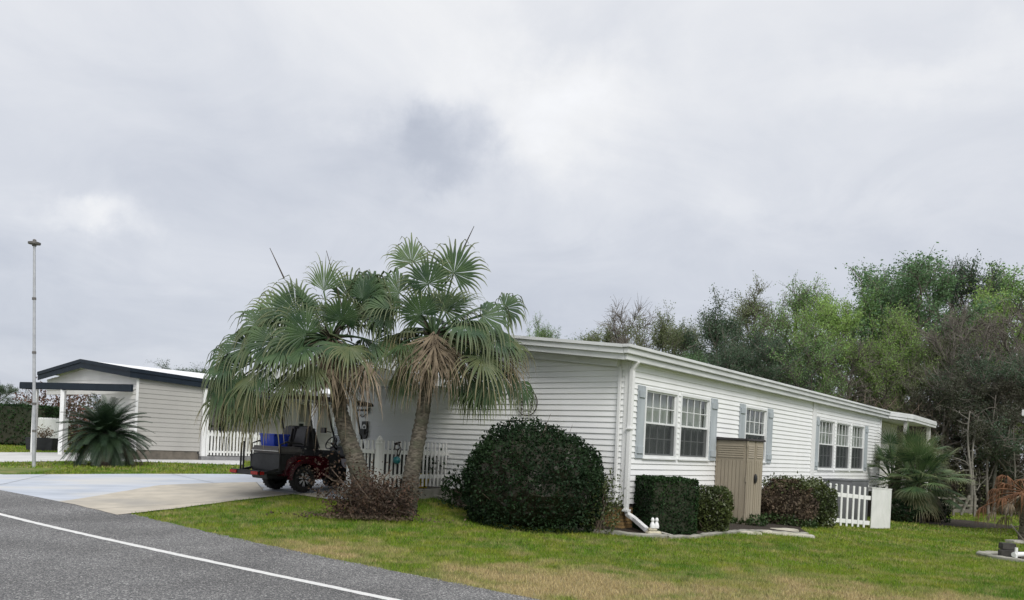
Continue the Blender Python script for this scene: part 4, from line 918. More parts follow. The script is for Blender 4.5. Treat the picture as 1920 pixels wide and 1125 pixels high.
# long side faces the street/left of the picture; door face looks to the lawn
shed_panel(lambda u, d, z: (-d, u, z), 0.0, SDp, 'side_panel')
half = SW/2
d1 = shed_panel(lambda u, d, z: (u, -d, z), 0.0, half-.008, 'door'); d2 = shed_panel(lambda u, d, z: (u, -d, z), half+.008, SW, 'door')
b = MB(); b.box(.03, SW, .03, SDp, .0, SH-.02); b.build('body', 'shed', shed)
b = MB(); b.add([(-.05, -.05, SH), (SW+.03, -.05, SH), (SW+.03, SDp+.03, SH), (-.05, SDp+.03, SH), (-.04, -.04, SH+.05), (SW+.02, -.04, SH+.05), (SW+.02, SDp+.02, SH+.07), (-.04, SDp+.02, SH+.07)], [(0, 3, 2, 1), (4, 5, 6, 7), (0, 1, 5, 4), (1, 2, 6, 5), (2, 3, 7, 6), (3, 0, 4, 7)]); b.build('lid', 'shed_dark', shed, bevel=.012)
b = MB(); b.lathe([(.004, 0), (.055, .0), (.055, .02), (.04, .035), (.004, .04)], (0, 0, 0), 16, 'y'); o_ = b.build('handle', 'black', shed, smooth=True); o_.scale = (1, -1, 2.0); o_.location = (half+.03, -.012, 1.08)
for z in (.12, 1.0, 1.8):
    b = MB(); b.box(-.022, .018, -.025, .0, z, z+.14); b.build('hinge', 'shed', shed, bevel=.004)

A0 = hw(11.9, -1.05); A0.z = 0
ac = empty('air_conditioner', A0, RZ); tag(ac, 'large dark grey metal air conditioner unit inside the picket enclosure', 'air conditioner')
az0 = gz(A0.x, A0.y)
b = MB(); b.box(0, 1.95, 0, .85, az0+.06, 1.00); b.build('cabinet', 'ac', ac, bevel=.015)
b = MB(); b.box(-.02, 1.97, -.02, .87, .985, 1.03); b.build('top_panel', 'ac', ac, bevel=.01)
b = MB(); b.box(-.05, 2.0, -.05, .9, az0-.05, az0+.06); b.build('pad', 'concrete', ac)
for i in range(18): b = MB(); x = .08+i*.1; b.box(x, x+.06, -.022, -.001, az0+.15, .93); b.build('grille_rib', 'ac', ac)
b = MB(); b.box(1.8, 1.86, -.028, -.0225, .80, .86); b.build('badge', 'trim', ac)
# enclosure: pickets parallel to the wall, a solid return panel at the end
E0 = at(1508, 984, 22.4); E1 = at(1632, 996, 23.4); E2 = at(1668, 990, 24.3)
ez = lambda x, y: gz(x, y)
en = empty('picket_enclosure', (E0.x, E0.y, 0)); tag(en, 'white picket enclosure screening the air conditioner', 'fence')
dv = Vector((E1.x-E0.x, E1.y-E0.y, 0)); ln = dv.length; dn = dv.normalized()
pk2 = picket(.060, 1.16, .024)
zfE = lambda x, y: ez(x+E0.x, y+E0.y)+.03
fence_run(en, pk2, 'fence', (0, 0), dn, 11, (ln-.16)/10.5, zfE, (.14, .86), ln-.03, .115)
rp = empty('return_panel', (E1.x, E1.y, 0)); tag(rp, 'solid white ribbed panel closing the end of the picket enclosure', 'fence panel')
dv = Vector((E2.x-E1.x, E2.y-E1.y, 0)); l2 = dv.length; d2_ = dv.normalized(); nb = 13
for i in range(nb):
    q = MB(); a = d2_*(l2*i/nb+.004); c = d2_*(l2*(i+1)/nb-.004); z = ez(E1.x+a.x, E1.y+a.y)
    q.bar((a.x, a.y, z+.60), (c.x, c.y, z+.60), .03, 1.16); q.build('slat', 'fence', rp, bevel=.006)
q = MB(); q.bar((0, 0, ez(E1.x, E1.y)+1.19), (dv.x, dv.y, ez(E2.x, E2.y)+1.19), .045, .03); q.build('cap_rail', 'fence', rp)

def figurine():
    p = at(1226, 996, 15.25); p.z = gz(p.x, p.y)+.02; f = empty('garden_figurine', p, .3); tag(f, 'cream splash block topped by two small white figures at the downspout', 'ornament')
    b = MB(); b.box(-.15, .13, -.08, .08, 0, .09); b.box(-.12, .05, -.06, .06, .09, .15); b.build('base', 'cream', f, bevel=.02)
    for x in (-.045, .04):
        b = MB(); b.lathe([(.004, .14), (.046, .145), (.05, .19), (.034, .24), (.022, .26), (.034, .285), (.032, .315), (.016, .338), (.003, .342)], (x, -.02, 0), 12); b.build('figure', 'trim', f, smooth=True)
    b = MB(); b.add([(.12, -.07, .06), (.42, -.10, .0), (.40, .06, .0), (.12, .07, .06), (.12, -.07, .09), (.42, -.10, .02), (.40, .06, .02), (.12, .07, .09)], [(0, 3, 2, 1), (4, 5, 6, 7), (0, 1, 5, 4), (1, 2, 6, 5), (2, 3, 7, 6), (3, 0, 4, 7)]); b.build('spout', 'stone', f, bevel=.006)
figurine()
r_ = random.Random(12)
fs = [((1395, 1000), .40, .07), ((1425, 998), .30, .10), ((1455, 1001), .46, .13), ((1490, 1005), .42, .10), ((1470, 995), .40, .10), ((1510, 1007), .22, .09)]
for i, (q, L_, W_) in enumerate(fs):
    p = gpos(*q); n = 9; pts = [(cos(2*pi*k/n)*L_*r_.uniform(.8, 1.1), sin(2*pi*k/n)*W_*2*r_.uniform(.8, 1.1)) for k in range(n)]
    b = MB(); b.prism(pts, lambda u, v: (u, v, -.03), lambda u, v: (u*.95, v*.93, .035+.01*sin(u*9))); s = b.build('flagstone', 'flag' if i < 5 else 'stone', None, bevel=.01); s.location = (p.x, p.y, p.z+.01); s.rotation_euler = (0, 0, r_.uniform(-.3, .3))
    tag(s, ['leftmost cream flagstone in the grass, right below the shed corner', 'narrow cream flagstone in the grass below the shed door', 'long cream flagstone in the middle of the row before the brown shrub', 'cream flagstone next to the grey broken stone', 'rear cream flagstone nearest the brown shrub', 'grey broken stone at the right end of the flagstones'][i], 'stone', 'flagstones before the shed')

# ------------------------------------------------------------------ golf cart (local x = forward, y = left, origin under the rear axle)
HEAD = math.atan2(RD.y, RD.x)-radians(1.5)
wr = at(566, 922, 18.0)
def golf_cart():
    fwd = Vector((cos(HEAD), sin(HEAD), 0)); lft = Vector((-sin(HEAD), cos(HEAD), 0))
    base = Vector((wr.x, wr.y, 0))+lft*.52; zg = gz(base.x, base.y)+.035
    root = empty('golf_cart', (base.x, base.y, zg), HEAD); tag(root, 'dark burgundy golf cart with black roof and rear-facing seat on the driveway', 'golf cart')
    def side(name, poly, y0, y1, m, bev=.015, parent=root):
        b = MB(); b.prism(poly, lambda x, z: (x, y0, z), lambda x, z: (x, y1, z)); return b.build(name, m, parent, smooth=True, bevel=bev)
    WB = 1.66
    def wheel(x, y):
        s = 1 if y > 0 else -1; w = empty('wheel', (x, y, .285), 0); w.parent = root
        t = MB(); t.lathe([(.165, -.10), (.235, -.115), (.272, -.10), (.285, -.07), (.287, 0), (.285, .07), (.272, .10), (.235, .115), (.165, .10)], (0, 0, 0), 32, 'y', False); t.build('tyre', 'rubber', w, smooth=True)
        tr = MB()
        for k in range(24):
            a = 2*pi*k/24; c, q = cos(a), sin(a); tr.bar((c*.288, -.09, q*.288), (c*.288, .09, q*.288), .03, .012, up=(c, 0, q))
        tr.build('tread', 'rubber', w)
        r = MB(); yo = s*.075; r.lathe([(.172, -.09), (.178, -.02), (.176, .06), (.150, .062), (.146, .0), (.146, -.09)], (0, 0, 0), 28, 'y', False); r.build('rim', 'black', w, smooth=True)
        b = MB(); b.lathe([(.16, yo-.05*s), (.16, yo-.03*s), (.004, yo-.03*s), (.004, yo-.05*s)], (0, 0, 0), 24, 'y'); b.build('rim_disc', 'black', w)
        sp = MB()
        for k in range(7):
            for o_ in (-.13, .13):
                a = 2*pi*k/7+.2; sp.bar((cos(a+o_*.3)*.035, yo, sin(a+o_*.3)*.035), (cos(a+o_)*.163, yo-.004*s, sin(a+o_)*.163), .016, .014, up=(0, 1, 0))
        sp.build('spokes', 'alloy', w)
        h = MB(); h.lathe([(.004, yo-.01), (.035, yo-.01), (.03, yo+.012*s), (.004, yo+.014*s)], (0, 0, 0), 14, 'y'); h.build('hub_cap', 'black', w, smooth=True)
    for x in (0, WB):
        for y in (-.50, .50): wheel(x, y)
    # frame, axle
    b = MB(); b.box(-.75, 2.05, -.30, .30, .27, .40); b.build('chassis', 'black', root, bevel=.02)
    b = MB(); b.tube([(0, -.45, .285), (0, .45, .285)], .04, 10); b.tube([(WB, -.45, .285), (WB, .45, .285)], .03, 10); b.build('axles', 'black', root)
    side('floor', [(.62, .36), (1.55, .36), (1.72, .55), (1.68, .57), (1.52, .41), (.62, .41)], -.56, .56, 'black')
    # rear body with wheel-arch cut
    arch = [(.0+.36*cos(a), .285+.36*sin(a)) for a in np.linspace(pi, 0, 13)]
    side('rear_body', [(-.50, .45), (-.50, .34)]+[(-.36, .34)]+arch[1:-1]+[(.36, .33), (.70, .33), (.70, .72), (.55, .80), (-.30, .80), (-.46, .70)], -.555, .555, 'red_paint', .02)
    for s in (-1, 1):
        y = s*.575
        fl = MB(); A = np.linspace(pi*1.02, -.02, 15)
        fl.add([(.0+rr*cos(a), yy, .285+rr*sin(a)) for a in A for rr, yy in ((.345, y-.06), (.345, y+.045), (.405, y+.045), (.43, y-.06))], [(4*i+j, 4*i+(j+1) % 4, 4*i+4+(j+1) % 4, 4*i+4+j) for i in range(14) for j in range(4)]); fl.build('fender_flare', 'red_paint', root, smooth=True)
        A2 = np.linspace(pi*.98, .15, 13); fl = MB()
        fl.add([(WB+rr*cos(a), yy, .285+rr*sin(a)) for a in A2 for rr, yy in ((.345, y-.12), (.345, y+.03), (.40, y+.03), (.42, y-.12))], [(4*i+j, 4*i+(j+1) % 4, 4*i+4+(j+1) % 4, 4*i+4+j) for i in range(12) for j in range(4)]); fl.build('fender_flare', 'black', root, smooth=True)
        tl = MB(); tl.add([(-.395, y-.01, .40), (-.15, y-.01, .70), (-.10, y-.01, .70), (-.36, y-.01, .40), (-.395, y+.047*s*s, .40), (-.15, y+.047, .70), (-.10, y+.047, .70), (-.36, y+.047, .40)], [(0, 3, 2, 1), (4, 5, 6, 7), (0, 1, 5, 4), (1, 2, 6, 5), (2, 3, 7, 6), (3, 0, 4, 7)]); tl.build('side_lamp', 'tail', root)
        side('rocker_panel', [(.68, .30), (1.30, .30), (1.34, .42), (.68, .42)], y-.03, y+.0, 'black')
    for s in (-1, 1): side('side_panel', [(.40, .42), (.40, .86), (1.0, .86), (1.06, .60), (1.30, .42)], s*.53-.02, s*.53+.02, 'black', .01)
    # front cowl
    side('front_cowl', [(1.62, .45), (1.66, .98), (1.76, 1.02), (2.02, .86), (2.20, .66), (2.22, .40), (2.04, .34), (2.0, .55), (1.66+.3, .64), (1.66-.02, .66)], -.53, .53, 'red_paint', .03)
    side('dashboard', [(1.50, .80), (1.52, 1.02), (1.72, 1.02), (1.66, .72)], -.52, .52, 'black')
    side('front_bumper', [(2.16, .30), (2.30, .32), (2.30, .44), (2.16, .46)], -.5, .5, 'black')
    for s in (-1, 1):
        b = MB(); b.box(2.06, 2.20, s*.40-.10, s*.40+.10, .60, .72); b.build('headlight', 'alloy', root, bevel=.03)
    # steering wheel
    b = MB(); c = Vector((1.36, .27, 1.10)); u = Vector((0, 1, 0)); v = Vector((.5, 0, .86)); b.tube([c+(u*cos(a)+v*sin(a))*.17 for a in np.linspace(0, 2*pi, 25)], .016, 6, False); b.tube([c, (1.62, .27, .85)], .022, 6); b.bar(c-u*.16, c+u*.16, .03, .015); b.build('steering_wheel', 'black', root, smooth=True)
    # front bench
    b = MB(); b.box(.45, .98, -.52, .52, .80, .93); b.build('seat', 'seat', root, smooth=True, bevel=.04)
    for s in (-1, 1):
        b = MB(); y = s*.26; b.add([(.36, y-.25, .93), (.50, y-.25, .93), (.50, y+.25, .93), (.36, y+.25, .93), (.20, y-.22, 1.46), (.32, y-.22, 1.46), (.32, y+.22, 1.46), (.20, y+.22, 1.46)], [(0, 3, 2, 1), (4, 5, 6, 7), (0, 1, 5, 4), (1, 2, 6, 5), (2, 3, 7, 6), (3, 0, 4, 7)]); b.build('backrest', 'seat', root, smooth=True, bevel=.05)
    # rear-facing bench with flip platform
    b = MB(); b.box(-.64, -.02, -.54, .54, .825, .98); rs = b.build('seat', 'seat_lt', root, smooth=True, bevel=.045)
    b = MB(); b.box(-.648, -.636, -.50, .50, .872, .882); b.build('piping', 'trim', rs)
    for s in (-1, 1):
        b = MB(); y = s*.26; b.add([(.02, y-.25, .96), (.16, y-.25, .96), (.16, y+.25, .96), (.02, y+.25, .96), (.12, y-.21, 1.44), (.22, y-.21, 1.44), (.22, y+.21, 1.44), (.12, y+.21, 1.44)], [(0, 3, 2, 1), (4, 5, 6, 7), (0, 1, 5, 4), (1, 2, 6, 5), (2, 3, 7, 6), (3, 0, 4, 7)]); b.build('backrest', 'seat', root, smooth=True, bevel=.05)
    side('storage_box', [(-.64, .43), (-.62, .82), (-.06, .82), (-.06, .50)], -.545, .545, 'black', .03)
    b = MB(); b.box(-1.05, -.45, -.50, .50, .385, .425); b.build('foot_platform', 'black', root, bevel=.01)
    for k in range(6): b = MB(); b.box(-1.0+k*.09, -.96+k*.09, -.46, .46, .4255, .434); b.build('platform_rib', 'black', root)
    b = MB(); b.box(-1.13, -1.05, -.54, .54, .355, .455); b.build('rear_bumper', 'black', root, bevel=.02)
    for s in (-1, 1):
        b = MB(); b.box(-1.15, -1.128, s*.40-.13, s*.40+.13, .37, .44); b.build('tail_light', 'tail', root, bevel=.008)
        b = MB(); b.box(-1.10, -1.0, s*.548-.01, s*.548+.01, .37, .44); b.build('tail_light', 'tail', root, bevel=.006)
        b = MB(); b.bar((-1.0, s*.50, .40), (-.55, s*.50, .50), .04, .06); b.build('platform_arm', 'black', root)
        b = MB(); b.tube([(-.62, s*.53, .45), (-.62, s*.53, 1.02), (-.45, s*.53, 1.08), (-.05, s*.53, 1.05)], .020, 8); b.build('arm_rail', 'black', root, smooth=True)
    b = MB(); b.tube([(-.92, .47, .42), (-.92, .47, 1.02), (-.90, .40, 1.06), (-.90, .40, .44)], .022, 8); b.build('grab_bar', 'black', root, smooth=True)
    # roof and struts
    side('roof', [(-.62, 2.02), (-.60, 2.09), (.3, 2.14), (1.4, 2.13), (1.86, 2.08), (1.92, 2.01), (1.80, 2.00), (.3, 2.04)], -.60, .60, 'black', .02)
    for s in (-1, 1):
        b = MB(); b.tube([(1.72, s*.50, 1.0), (1.52, s*.52, 1.55), (1.38, s*.53, 2.03)], .024, 8); b.build('front_strut', 'black', root)
        b = MB(); b.tube([(.30, s*.53, .85), (.16, s*.54, 1.5), (.02, s*.53, 2.04)], .022, 8); b.build('rear_strut', 'black', root)
        b = MB(); b.tube([(1.55, s*.53, 1.35), (1.50, s*.68, 1.38)], .010, 6); b.box(1.44, 1.50, s*.72-.09, s*.72+.09, 1.33, 1.46); b.build('mirror', 'black', root)
    b = MB(); b.add([(1.70, -.5, 1.02), (1.70, .5, 1.02), (1.40, .5, 2.0), (1.40, -.5, 2.0)], [(0, 1, 2, 3)]); b.build('windshield', 'glass', root)
    return root
cart = golf_cart()
def tote():
    R0 = cart.matrix_basis; p = R0 @ Vector((-.30, .16, .965)); t = empty('storage_tote', p, HEAD); tag(t, 'bright blue plastic tote on the rear seat of the golf cart', 'tote')
    b = MB(); x0, x1, y0, y1, h = .17, .20, .25, .28, .26
    b.add([(-x0, -y0, 0), (x0, -y0, 0), (x0, y0, 0), (-x0, y0, 0), (-x1, -y1, h), (x1, -y1, h), (x1, y1, h), (-x1, y1, h)], [(0, 3, 2, 1), (4, 5, 6, 7), (0, 1, 5, 4), (1, 2, 6, 5), (2, 3, 7, 6), (3, 0, 4, 7)]); b.build('bin', 'blue', t, bevel=.015)
    b = MB(); b.box(-.215, .215, -.295, .295, .245, .285); b.build('lid', 'blue', t, bevel=.012)
bpy.context.view_layer.update(); tote()

# ------------------------------------------------------------------ things on the gable wall and by the fence
def text_mesh(txt, size, ext):
    cu = bpy.data.curves.new('numeral', 'FONT'); cu.body = txt; cu.size = size; cu.extrude = ext; cu.align_x = 'CENTER'; cu.align_y = 'CENTER'
    o = bpy.data.objects.new('numeral_tmp', cu); COL.objects.link(o); dg = bpy.context.evaluated_depsgraph_get(); me = bpy.data.meshes.new_from_object(o.evaluated_get(dg)); bpy.data.objects.remove(o); return me
def wall_sign():
    c = hw(-.06, 2.42, 2.50); s = empty('round_metal_sign', c, RZ); tag(s, 'round dark metal house-number ornament on the gable wall', 'wall sign')
    b = MB(); b.tube([(0, cos(a)*.27, sin(a)*.27) for a in np.linspace(0, 2*pi, 41)], .011, 6, False); b.build('ring', 'iron', s, smooth=True)
    b = MB()
    for y0, sg in ((.12, 1), (-.10, -1)):          # scrolled stems and leaf shapes inside the ring
        b.tube([(0, y0+sg*.05*sin(t*2.2), -.20+.30*t) for t in np.linspace(0, 1, 9)], .007, 5)
        for k in range(4): z = -.16+k*.07; b.add([(0, y0, z), (-.006, y0+sg*.05, z+.05), (0, y0+sg*.02, z+.07), (.006, y0-sg*.01, z+.05)], [(0, 1, 2, 3)])
    b.tube([(0, .13*cos(a), -.22+.05*sin(a)) for a in np.linspace(.2, 2.9, 9)], .008, 5); b.build('scrollwork', 'iron', s)
    me = text_mesh('62', .16, .008); o = link('house_number', me, 'gold', s); o.matrix_local = Matrix(((0, 0, -1, -.012), (-1, 0, 0, .14), (0, 1, 0, .09), (0, 0, 0, 1)))
wall_sign()
def hang_sign():
    c = hw(-.05, 7.60, 2.30); s = empty('scrolled_wall_sign', c, RZ); tag(s, 'small grey scrolled metal plate hung on the wall behind the cart roof', 'wall sign')
    for z in (.06, -.06):
        b = MB(); b.box(-.012, .012, -.21, .21, z-.035, z+.035); b.build('plate', 'pole', s, bevel=.006)
    b = MB(); b.box(-.008, .008, -.22, .22, -.020, .020); b.build('band', 'iron', s)
    b = MB(); b.tube([(0, -.17+.34*t, .10+.10*sin(t*pi)+.02*sin(t*19)) for t in np.linspace(0, 1, 19)], .012, 5); b.tube([(0, -.1+.2*t, -.11-.06*sin(t*pi)) for t in np.linspace(0, 1, 9)], .012, 5); b.build('scrolls', 'iron', s)
    c = hw(-.05, 7.50, 1.80); s = empty('number_plaque', c, RZ); tag(s, 'black plaque with a white figure on the wall right of the cart pillar', 'wall sign')
    b = MB(); b.prism([(-.10, .22), (-.11, -.12), (-.06, -.21), (0, -.23), (.06, -.21), (.11, -.12), (.10, .22)], lambda u, z: (-.012, u, z), lambda u, z: (.012, u, z)); b.build('plate', 'black', s)
    me = text_mesh('8', .36, .006); o = link('figure', me, 'trim', s); o.matrix_local = Matrix(((0, 0, -1, -.016), (-1, 0, 0, .0), (0, 1, 0, .0), (0, 0, 0, 1)))
hang_sign()
def chime():
    c = hw(-1.75, 4.55, FZ+.62); s = empty('hanging_ornament', c); tag(s, 'teal glass ball ornament hung from the picket fence', 'ornament')
    b = MB(); b.lathe([(.002, -.085)]+[(.085*sin(a), -.085*cos(a)) for a in np.linspace(.2, pi-.2, 12)]+[(.002, .085)], (0, 0, -.05), 18); b.build('glass_ball', 'teal', s, smooth=True)
    b = MB(); b.tube([(0, 0, .03), (.01, 0, .16), (-.06, 0, .20), (-.05, 0, .28), (.04, 0, .30), (.06, 0, .22), (0, 0, .17)], .014, 6); b.tube([(-.07, 0, .30), (.07, 0, .34)], .016, 6); b.build('iron_hook', 'iron', s, smooth=True)
    b = MB(); b.tube([(.05, 0, .05), (.08, -.01, .2), (.03, 0, .28)], .012, 6); b.build('bracket', 'iron', s)
    p = hw(-.55, 4.95, .52); t = empty('flower_pot', p); tag(t, 'yellow plastic pot with dark plant behind the picket fence', 'pot')
    b = MB(); b.lathe([(.13, 0), (.19, .30), (.20, .30), (.20, .34), (.17, .34), (.16, .28)], (0, 0, 0), 18); b.build('pot', 'yellow', t, smooth=True)
    r = np.random.default_rng(3); C = r.normal(size=(420, 3))*np.array([.16, .16, .16])+np.array([0, 0, .52]); V, F = leaf_quads(C, .11, r); link('foliage', npmesh('foliage', V, F), 'bush', t)
chime()
# utility box and bins in the dark behind the fence
b = MB(); b.box(-.35, .35, -.25, .25, 0, .85); bb_ = b.build('bin', 'black', None, bevel=.03); p = hw(-.62, 5.42); bb_.location = (p.x, p.y, .522); bb_.rotation_euler = (0, 0, RZ); tag(bb_, 'black storage bin between picket fence and gable wall', 'bin')
b = MB(); b.box(-.35, .35, -.25, .25, 0, .80); bb_ = b.build('bin', 'planter', None, bevel=.03); p = hw(-1.45, 5.32); bb_.location = (p.x, p.y, .522); bb_.rotation_euler = (0, 0, RZ); tag(bb_, 'dark grey storage bin just behind the fence post', 'bin')

# ------------------------------------------------------------------ sago palm, pole and neighbouring house
def sago(px, py, depth, label):
    p = at(px, py, depth); p.z = gz(p.x, p.y); root = empty('sago_palm', p); tag(root, label, 'sago palm'); r = random.Random(5)
    mb = MB(); prof = [(.36, -.05), (.40, .1), (.37, .35), (.34, .65), (.30, .9), (.18, 1.05), (.01, 1.1)]; mb.lathe(prof, (0, 0, 0), 18)
    for k in range(150):
        a = k*2.4; z = .05+.88*k/150; rr = .38-.08*k/150; d = Vector((cos(a), sin(a), .5)).normalized(); q = Vector((cos(a)*rr, sin(a)*rr, z)); mb.tube([q-d*.03, q+d*.07], [.04, .018], 5)
    mb.build('trunk', 'trunk_dark' if 'trunk_dark' in M else 'trunk', root)
    def frond(L, arch, n=42):
        m = MB(); pts = []
        for i in range(13):
            t = i/12; pts.append(Vector((L*t*cos(arch*t*.55), 0, L*t*.30*(1-t*1.2)-arch*.38*L*t*t)))
        m.tube(pts, [.014-.010*i/12 for i in range(13)], 4, False)
        for i in range(n):
            t = .10+.9*i/n; q = t*12; j = min(int(q), 11); c = pts[j].lerp(pts[j+1], q-j); d = (pts[j+1]-pts[j]).normalized()
            ll = .25*L/1.5*(.35+.65*sin(pi*min(1, t*1.02)**.7)) + .03
            for s in (-1, 1):
                lat = Vector((0, s, .22)); dr = (d*.55+lat).normalized(); w = d*.008; tip = c+dr*ll+Vector((0, 0, -.03*ll)); mid = c+dr*ll*.5+Vector((0, 0, .012))
                m.add([c-w, c+w, mid+w*1.1, tip, mid-w*1.1], [(0, 1, 2, 4), (4, 2, 3)])
        me = bpy.data.meshes.new('leaf'); me.from_pydata(m.v, [], m.f); return me
    gm = [frond(1.38, .35), frond(1.45, .55), frond(1.35, .7), frond(1.30, .2)]
    bm_ = [m.copy() for m in gm[1:3]]
    for m in gm: m.materials.append(M['sago'])
    for m in bm_: m.materials.append(M['sago_brown'])
    N_ = 170
    for i in range(N_):
        f = i/N_; el = radians(88-138*f**.8)+r.uniform(-.16, .16); az = i*2.39996
        me = r.choice(gm) if f < .80 or r.random() < .45 else r.choice(bm_)
        o = bpy.data.objects.new('leaf', me); COL.objects.link(o); o.parent = root; o.location = (.12*cos(az), .12*sin(az), .86+.22-.22*f)
        o.rotation_euler = (r.uniform(-.3, .3), -el, az); s = r.uniform(.88, 1.08)*(1.0 if f > .2 else .85); o.scale = (s, s, s)
    return root
M['trunk_dark'] = mat('sago_bark', (.055, .045, .042), (.03, .025, .024), rough=.9, scale=14, bump=.6, bscale=40)
sago(197, 870, 26.3, 'dark green sago palm on the grass strip before the grey house')
pp = at(64, 874, 24.3); pp.z = gz(pp.x, pp.y)
pole = empty('tall_pole', pp); tag(pole, 'tall slim grey metal pole with flat cap on the grass strip', 'pole')
ptop = at(64.5, 456, 24.3)-pp
b = MB(); b.tube([(0, 0, -.1), ptop], [.052, .036], 12); b.build('shaft', 'pole', pole, smooth=True)
for py_ in (560, 661, 757, 808):
    c = at(64, py_, 24.3)-pp; d = ptop.normalized(); b = MB(); b.tube([c-d*.035, c+d*.035], .058, 12); b.build('joint_collar', 'pole_dark', pole)
b = MB(); b.lathe([(.02, -.10), (.06, -.09), (.06, -.05), (.17, -.03), (.175, .02), (.10, .045), (.05, .05), (.05, .10), (.02, .12)], ptop, 16); b.build('cap', 'pole_dark', pole, smooth=True)

NC = at(251, 850, 30.0); NZ = gz(NC.x, NC.y); NC = Vector((NC.x, NC.y, 0))
def nw(x, y, z=0.0): return NC+RD*x+LD*y+Vector((0, 0, z))
nb_ = empty('grey_house', NC, RZ); tag(nb_, 'low grey-sided neighbouring house with navy fascia and white roof', 'house')
GW = 7.5; RY = 3.8; NE = 3.74; NP = .11
w1 = siding(nb_, frL, 0, GW, .75, 4.3, .19, [(2.7, GW+.1, 0, 2.84)], 'nb_white', limits=[(-NP, 1, NE-.26+.0), (NP, 1, NE-.26+NP*GW)], lip=.03); w1.build('gable_wall', 'dark', nb_)
w2 = siding(nb_, frR, .0, 2.62, .80, 3.5, .175, [], 'nb_siding', lip=.017); w2.build('side_wall', 'dark', nb_)
w3 = siding(nb_, lambda u, d, z: (u, 2.2-d, z), 2.62, 9, .7, 3.5, .175, [], 'nb_siding', lip=.017); w3.build('porch_wall', 'dark', nb_)
w4 = siding(nb_, lambda u, d, z: (2.62+d, u, z), .0, 2.2, .7, 3.5, .175, [], 'nb_siding', lip=.017); w4.build('return_wall', 'dark', nb_)
b = MB(); b.box(5.0, 9, 2.3, GW-.1, .5, 3.4); b.box(.09, 2.5, .1, 2.3, .5, 3.4); b.build('house_body', 'dark', nb_)
b = MB(); b.box(.03, 2.6, .01, .06, .2, .80); b.box(.03, .09, .06, 2.7, .2, .75); b.build('foundation', 'skirt', nb_)
for y0, y1, za, zb, dz in ((-.12, RY, NE, NE+NP*(RY+.12), -.16), (RY, GW+.12, NE+NP*(RY+.12), NE, 0)):
    b = MB(); q = [(-.30, y0, za), (3.4, y0, za+(dz if y0 < 0 else 0)), (11, y0, za+(dz if y0 < 0 else 0)), (11, y1, zb), (3.4, y1, zb), (-.30, y1, zb)]
    b.add(q+[(a, c, z-.05) for a, c, z in q], [tuple(range(6)), tuple(range(11, 5, -1))]+[(i, 6+i, 6+(i+1) % 6, (i+1) % 6) for i in range(6)]); b.build('roof_panel', 'roof_white', nb_)
for (o0, o1, off) in ((-.10, .035, -.05), (-.31, -.103, -.02)):
    for ya, yb, za, zb in ((-.14, RY, NE, NE+NP*(RY+.12)), (RY, GW+.14, NE+NP*(RY+.12), NE)):
        b = MB(); X0 = -.32+off; X1 = -.301; b.add([(X0, ya, za+o0), (X1, ya, za+o0), (X1, yb, zb+o0), (X0, yb, zb+o0), (X0, ya, za+o1), (X1, ya, za+o1), (X1, yb, zb+o1), (X0, yb, zb+o1)], [(0, 3, 2, 1), (4, 5, 6, 7), (0, 1, 5, 4), (1, 2, 6, 5), (2, 3, 7, 6), (3, 0, 4, 7)]); b.build('rake_fascia', 'navy', nb_)
    Y0 = -.14+off; Y1 = -.121
    for xa, xb, za, zb in ((-.34+off, 3.4, NE, NE-.16), (3.4, 4.4, NE-.16, NE-.16)):
        b = MB(); b.add([(xa, Y0, za+o0), (xb, Y0, zb+o0), (xb, Y1, zb+o0), (xa, Y1, za+o0), (xa, Y0, za+o1), (xb, Y0, zb+o1), (xb, Y1, zb+o1), (xa, Y1, za+o1)], [(0, 3, 2, 1), (4, 5, 6, 7), (0, 1, 5, 4), (1, 2, 6, 5), (2, 3, 7, 6), (3, 0, 4, 7)]); b.build('eave_fascia', 'navy', nb_)
b = MB(); b.box(-.03, .06, -.03, .0, .7, 3.46); b.build('corner_trim', 'trim', nb_)
b = MB(); b.box(2.66, 2.82, -.10, .06, NZ-.1, 3.32); b.build('porch_post', 'trim', nb_, bevel=.01)
b = MB(); b.tube([(2.96, -.2, 3.35), (2.95, -.14, 3.18), (2.90, -.03, 3.05), (2.90, -.03, .6)], .05, 6); b.build('downspout', 'trim', nb_)
b = MB(); b.box(2.70, 2.76, -.20, -.10, 2.05, 2.09); b.build('hook', 'trim', nb_)
b = MB(); b.box(2.66, 8, -.10, 2.19, .30, .62); b.build('porch_deck', 'deck', nb_)
nf = empty('porch_fence', nw(2.9, -.04), RZ); tag(nf, 'white picket fence along the porch of the grey house', 'fence')
fence_run(nf, picket(.075, 1.0, .03, 'flat'), 'fence', (.06, 0), (1, 0), 17, .145, lambda x, y: .66, (.14, .82), 2.5, .08)
# entrance canopy of the grey house
ca = at(251, 728, 29.3); cb = at(40, 722.5, 33.0)
cn = empty('entrance_canopy', (ca.x, ca.y, 0)); tag(cn, 'flat navy-edged canopy on white posts at the left of the grey house', 'canopy')
dc = Vector((cb.x-ca.x, cb.y-ca.y, 0)); bk = RD*.5
b = MB(); q = [dc*.10+Vector((0, 0, ca.z-.10)), dc+Vector((0, 0, cb.z-.10)), dc+bk+Vector((0, 0, cb.z)), dc*.10+bk+Vector((0, 0, ca.z))]
b.add([v for v in q]+[v+Vector((0, 0, .08)) for v in q], [(3, 2, 1, 0), (4, 5, 6, 7), (0, 1, 5, 4), (1, 2, 6, 5), (2, 3, 7, 6), (3, 0, 4, 7)]); b.build('roof_deck', 'roof_white', cn)
b = MB(); n_ = -RD*.045; b.bar(n_+Vector((0, 0, ca.z)), dc+n_+Vector((0, 0, cb.z)), .08, .27); b.build('front_fascia', 'navy', cn, bevel=.02)
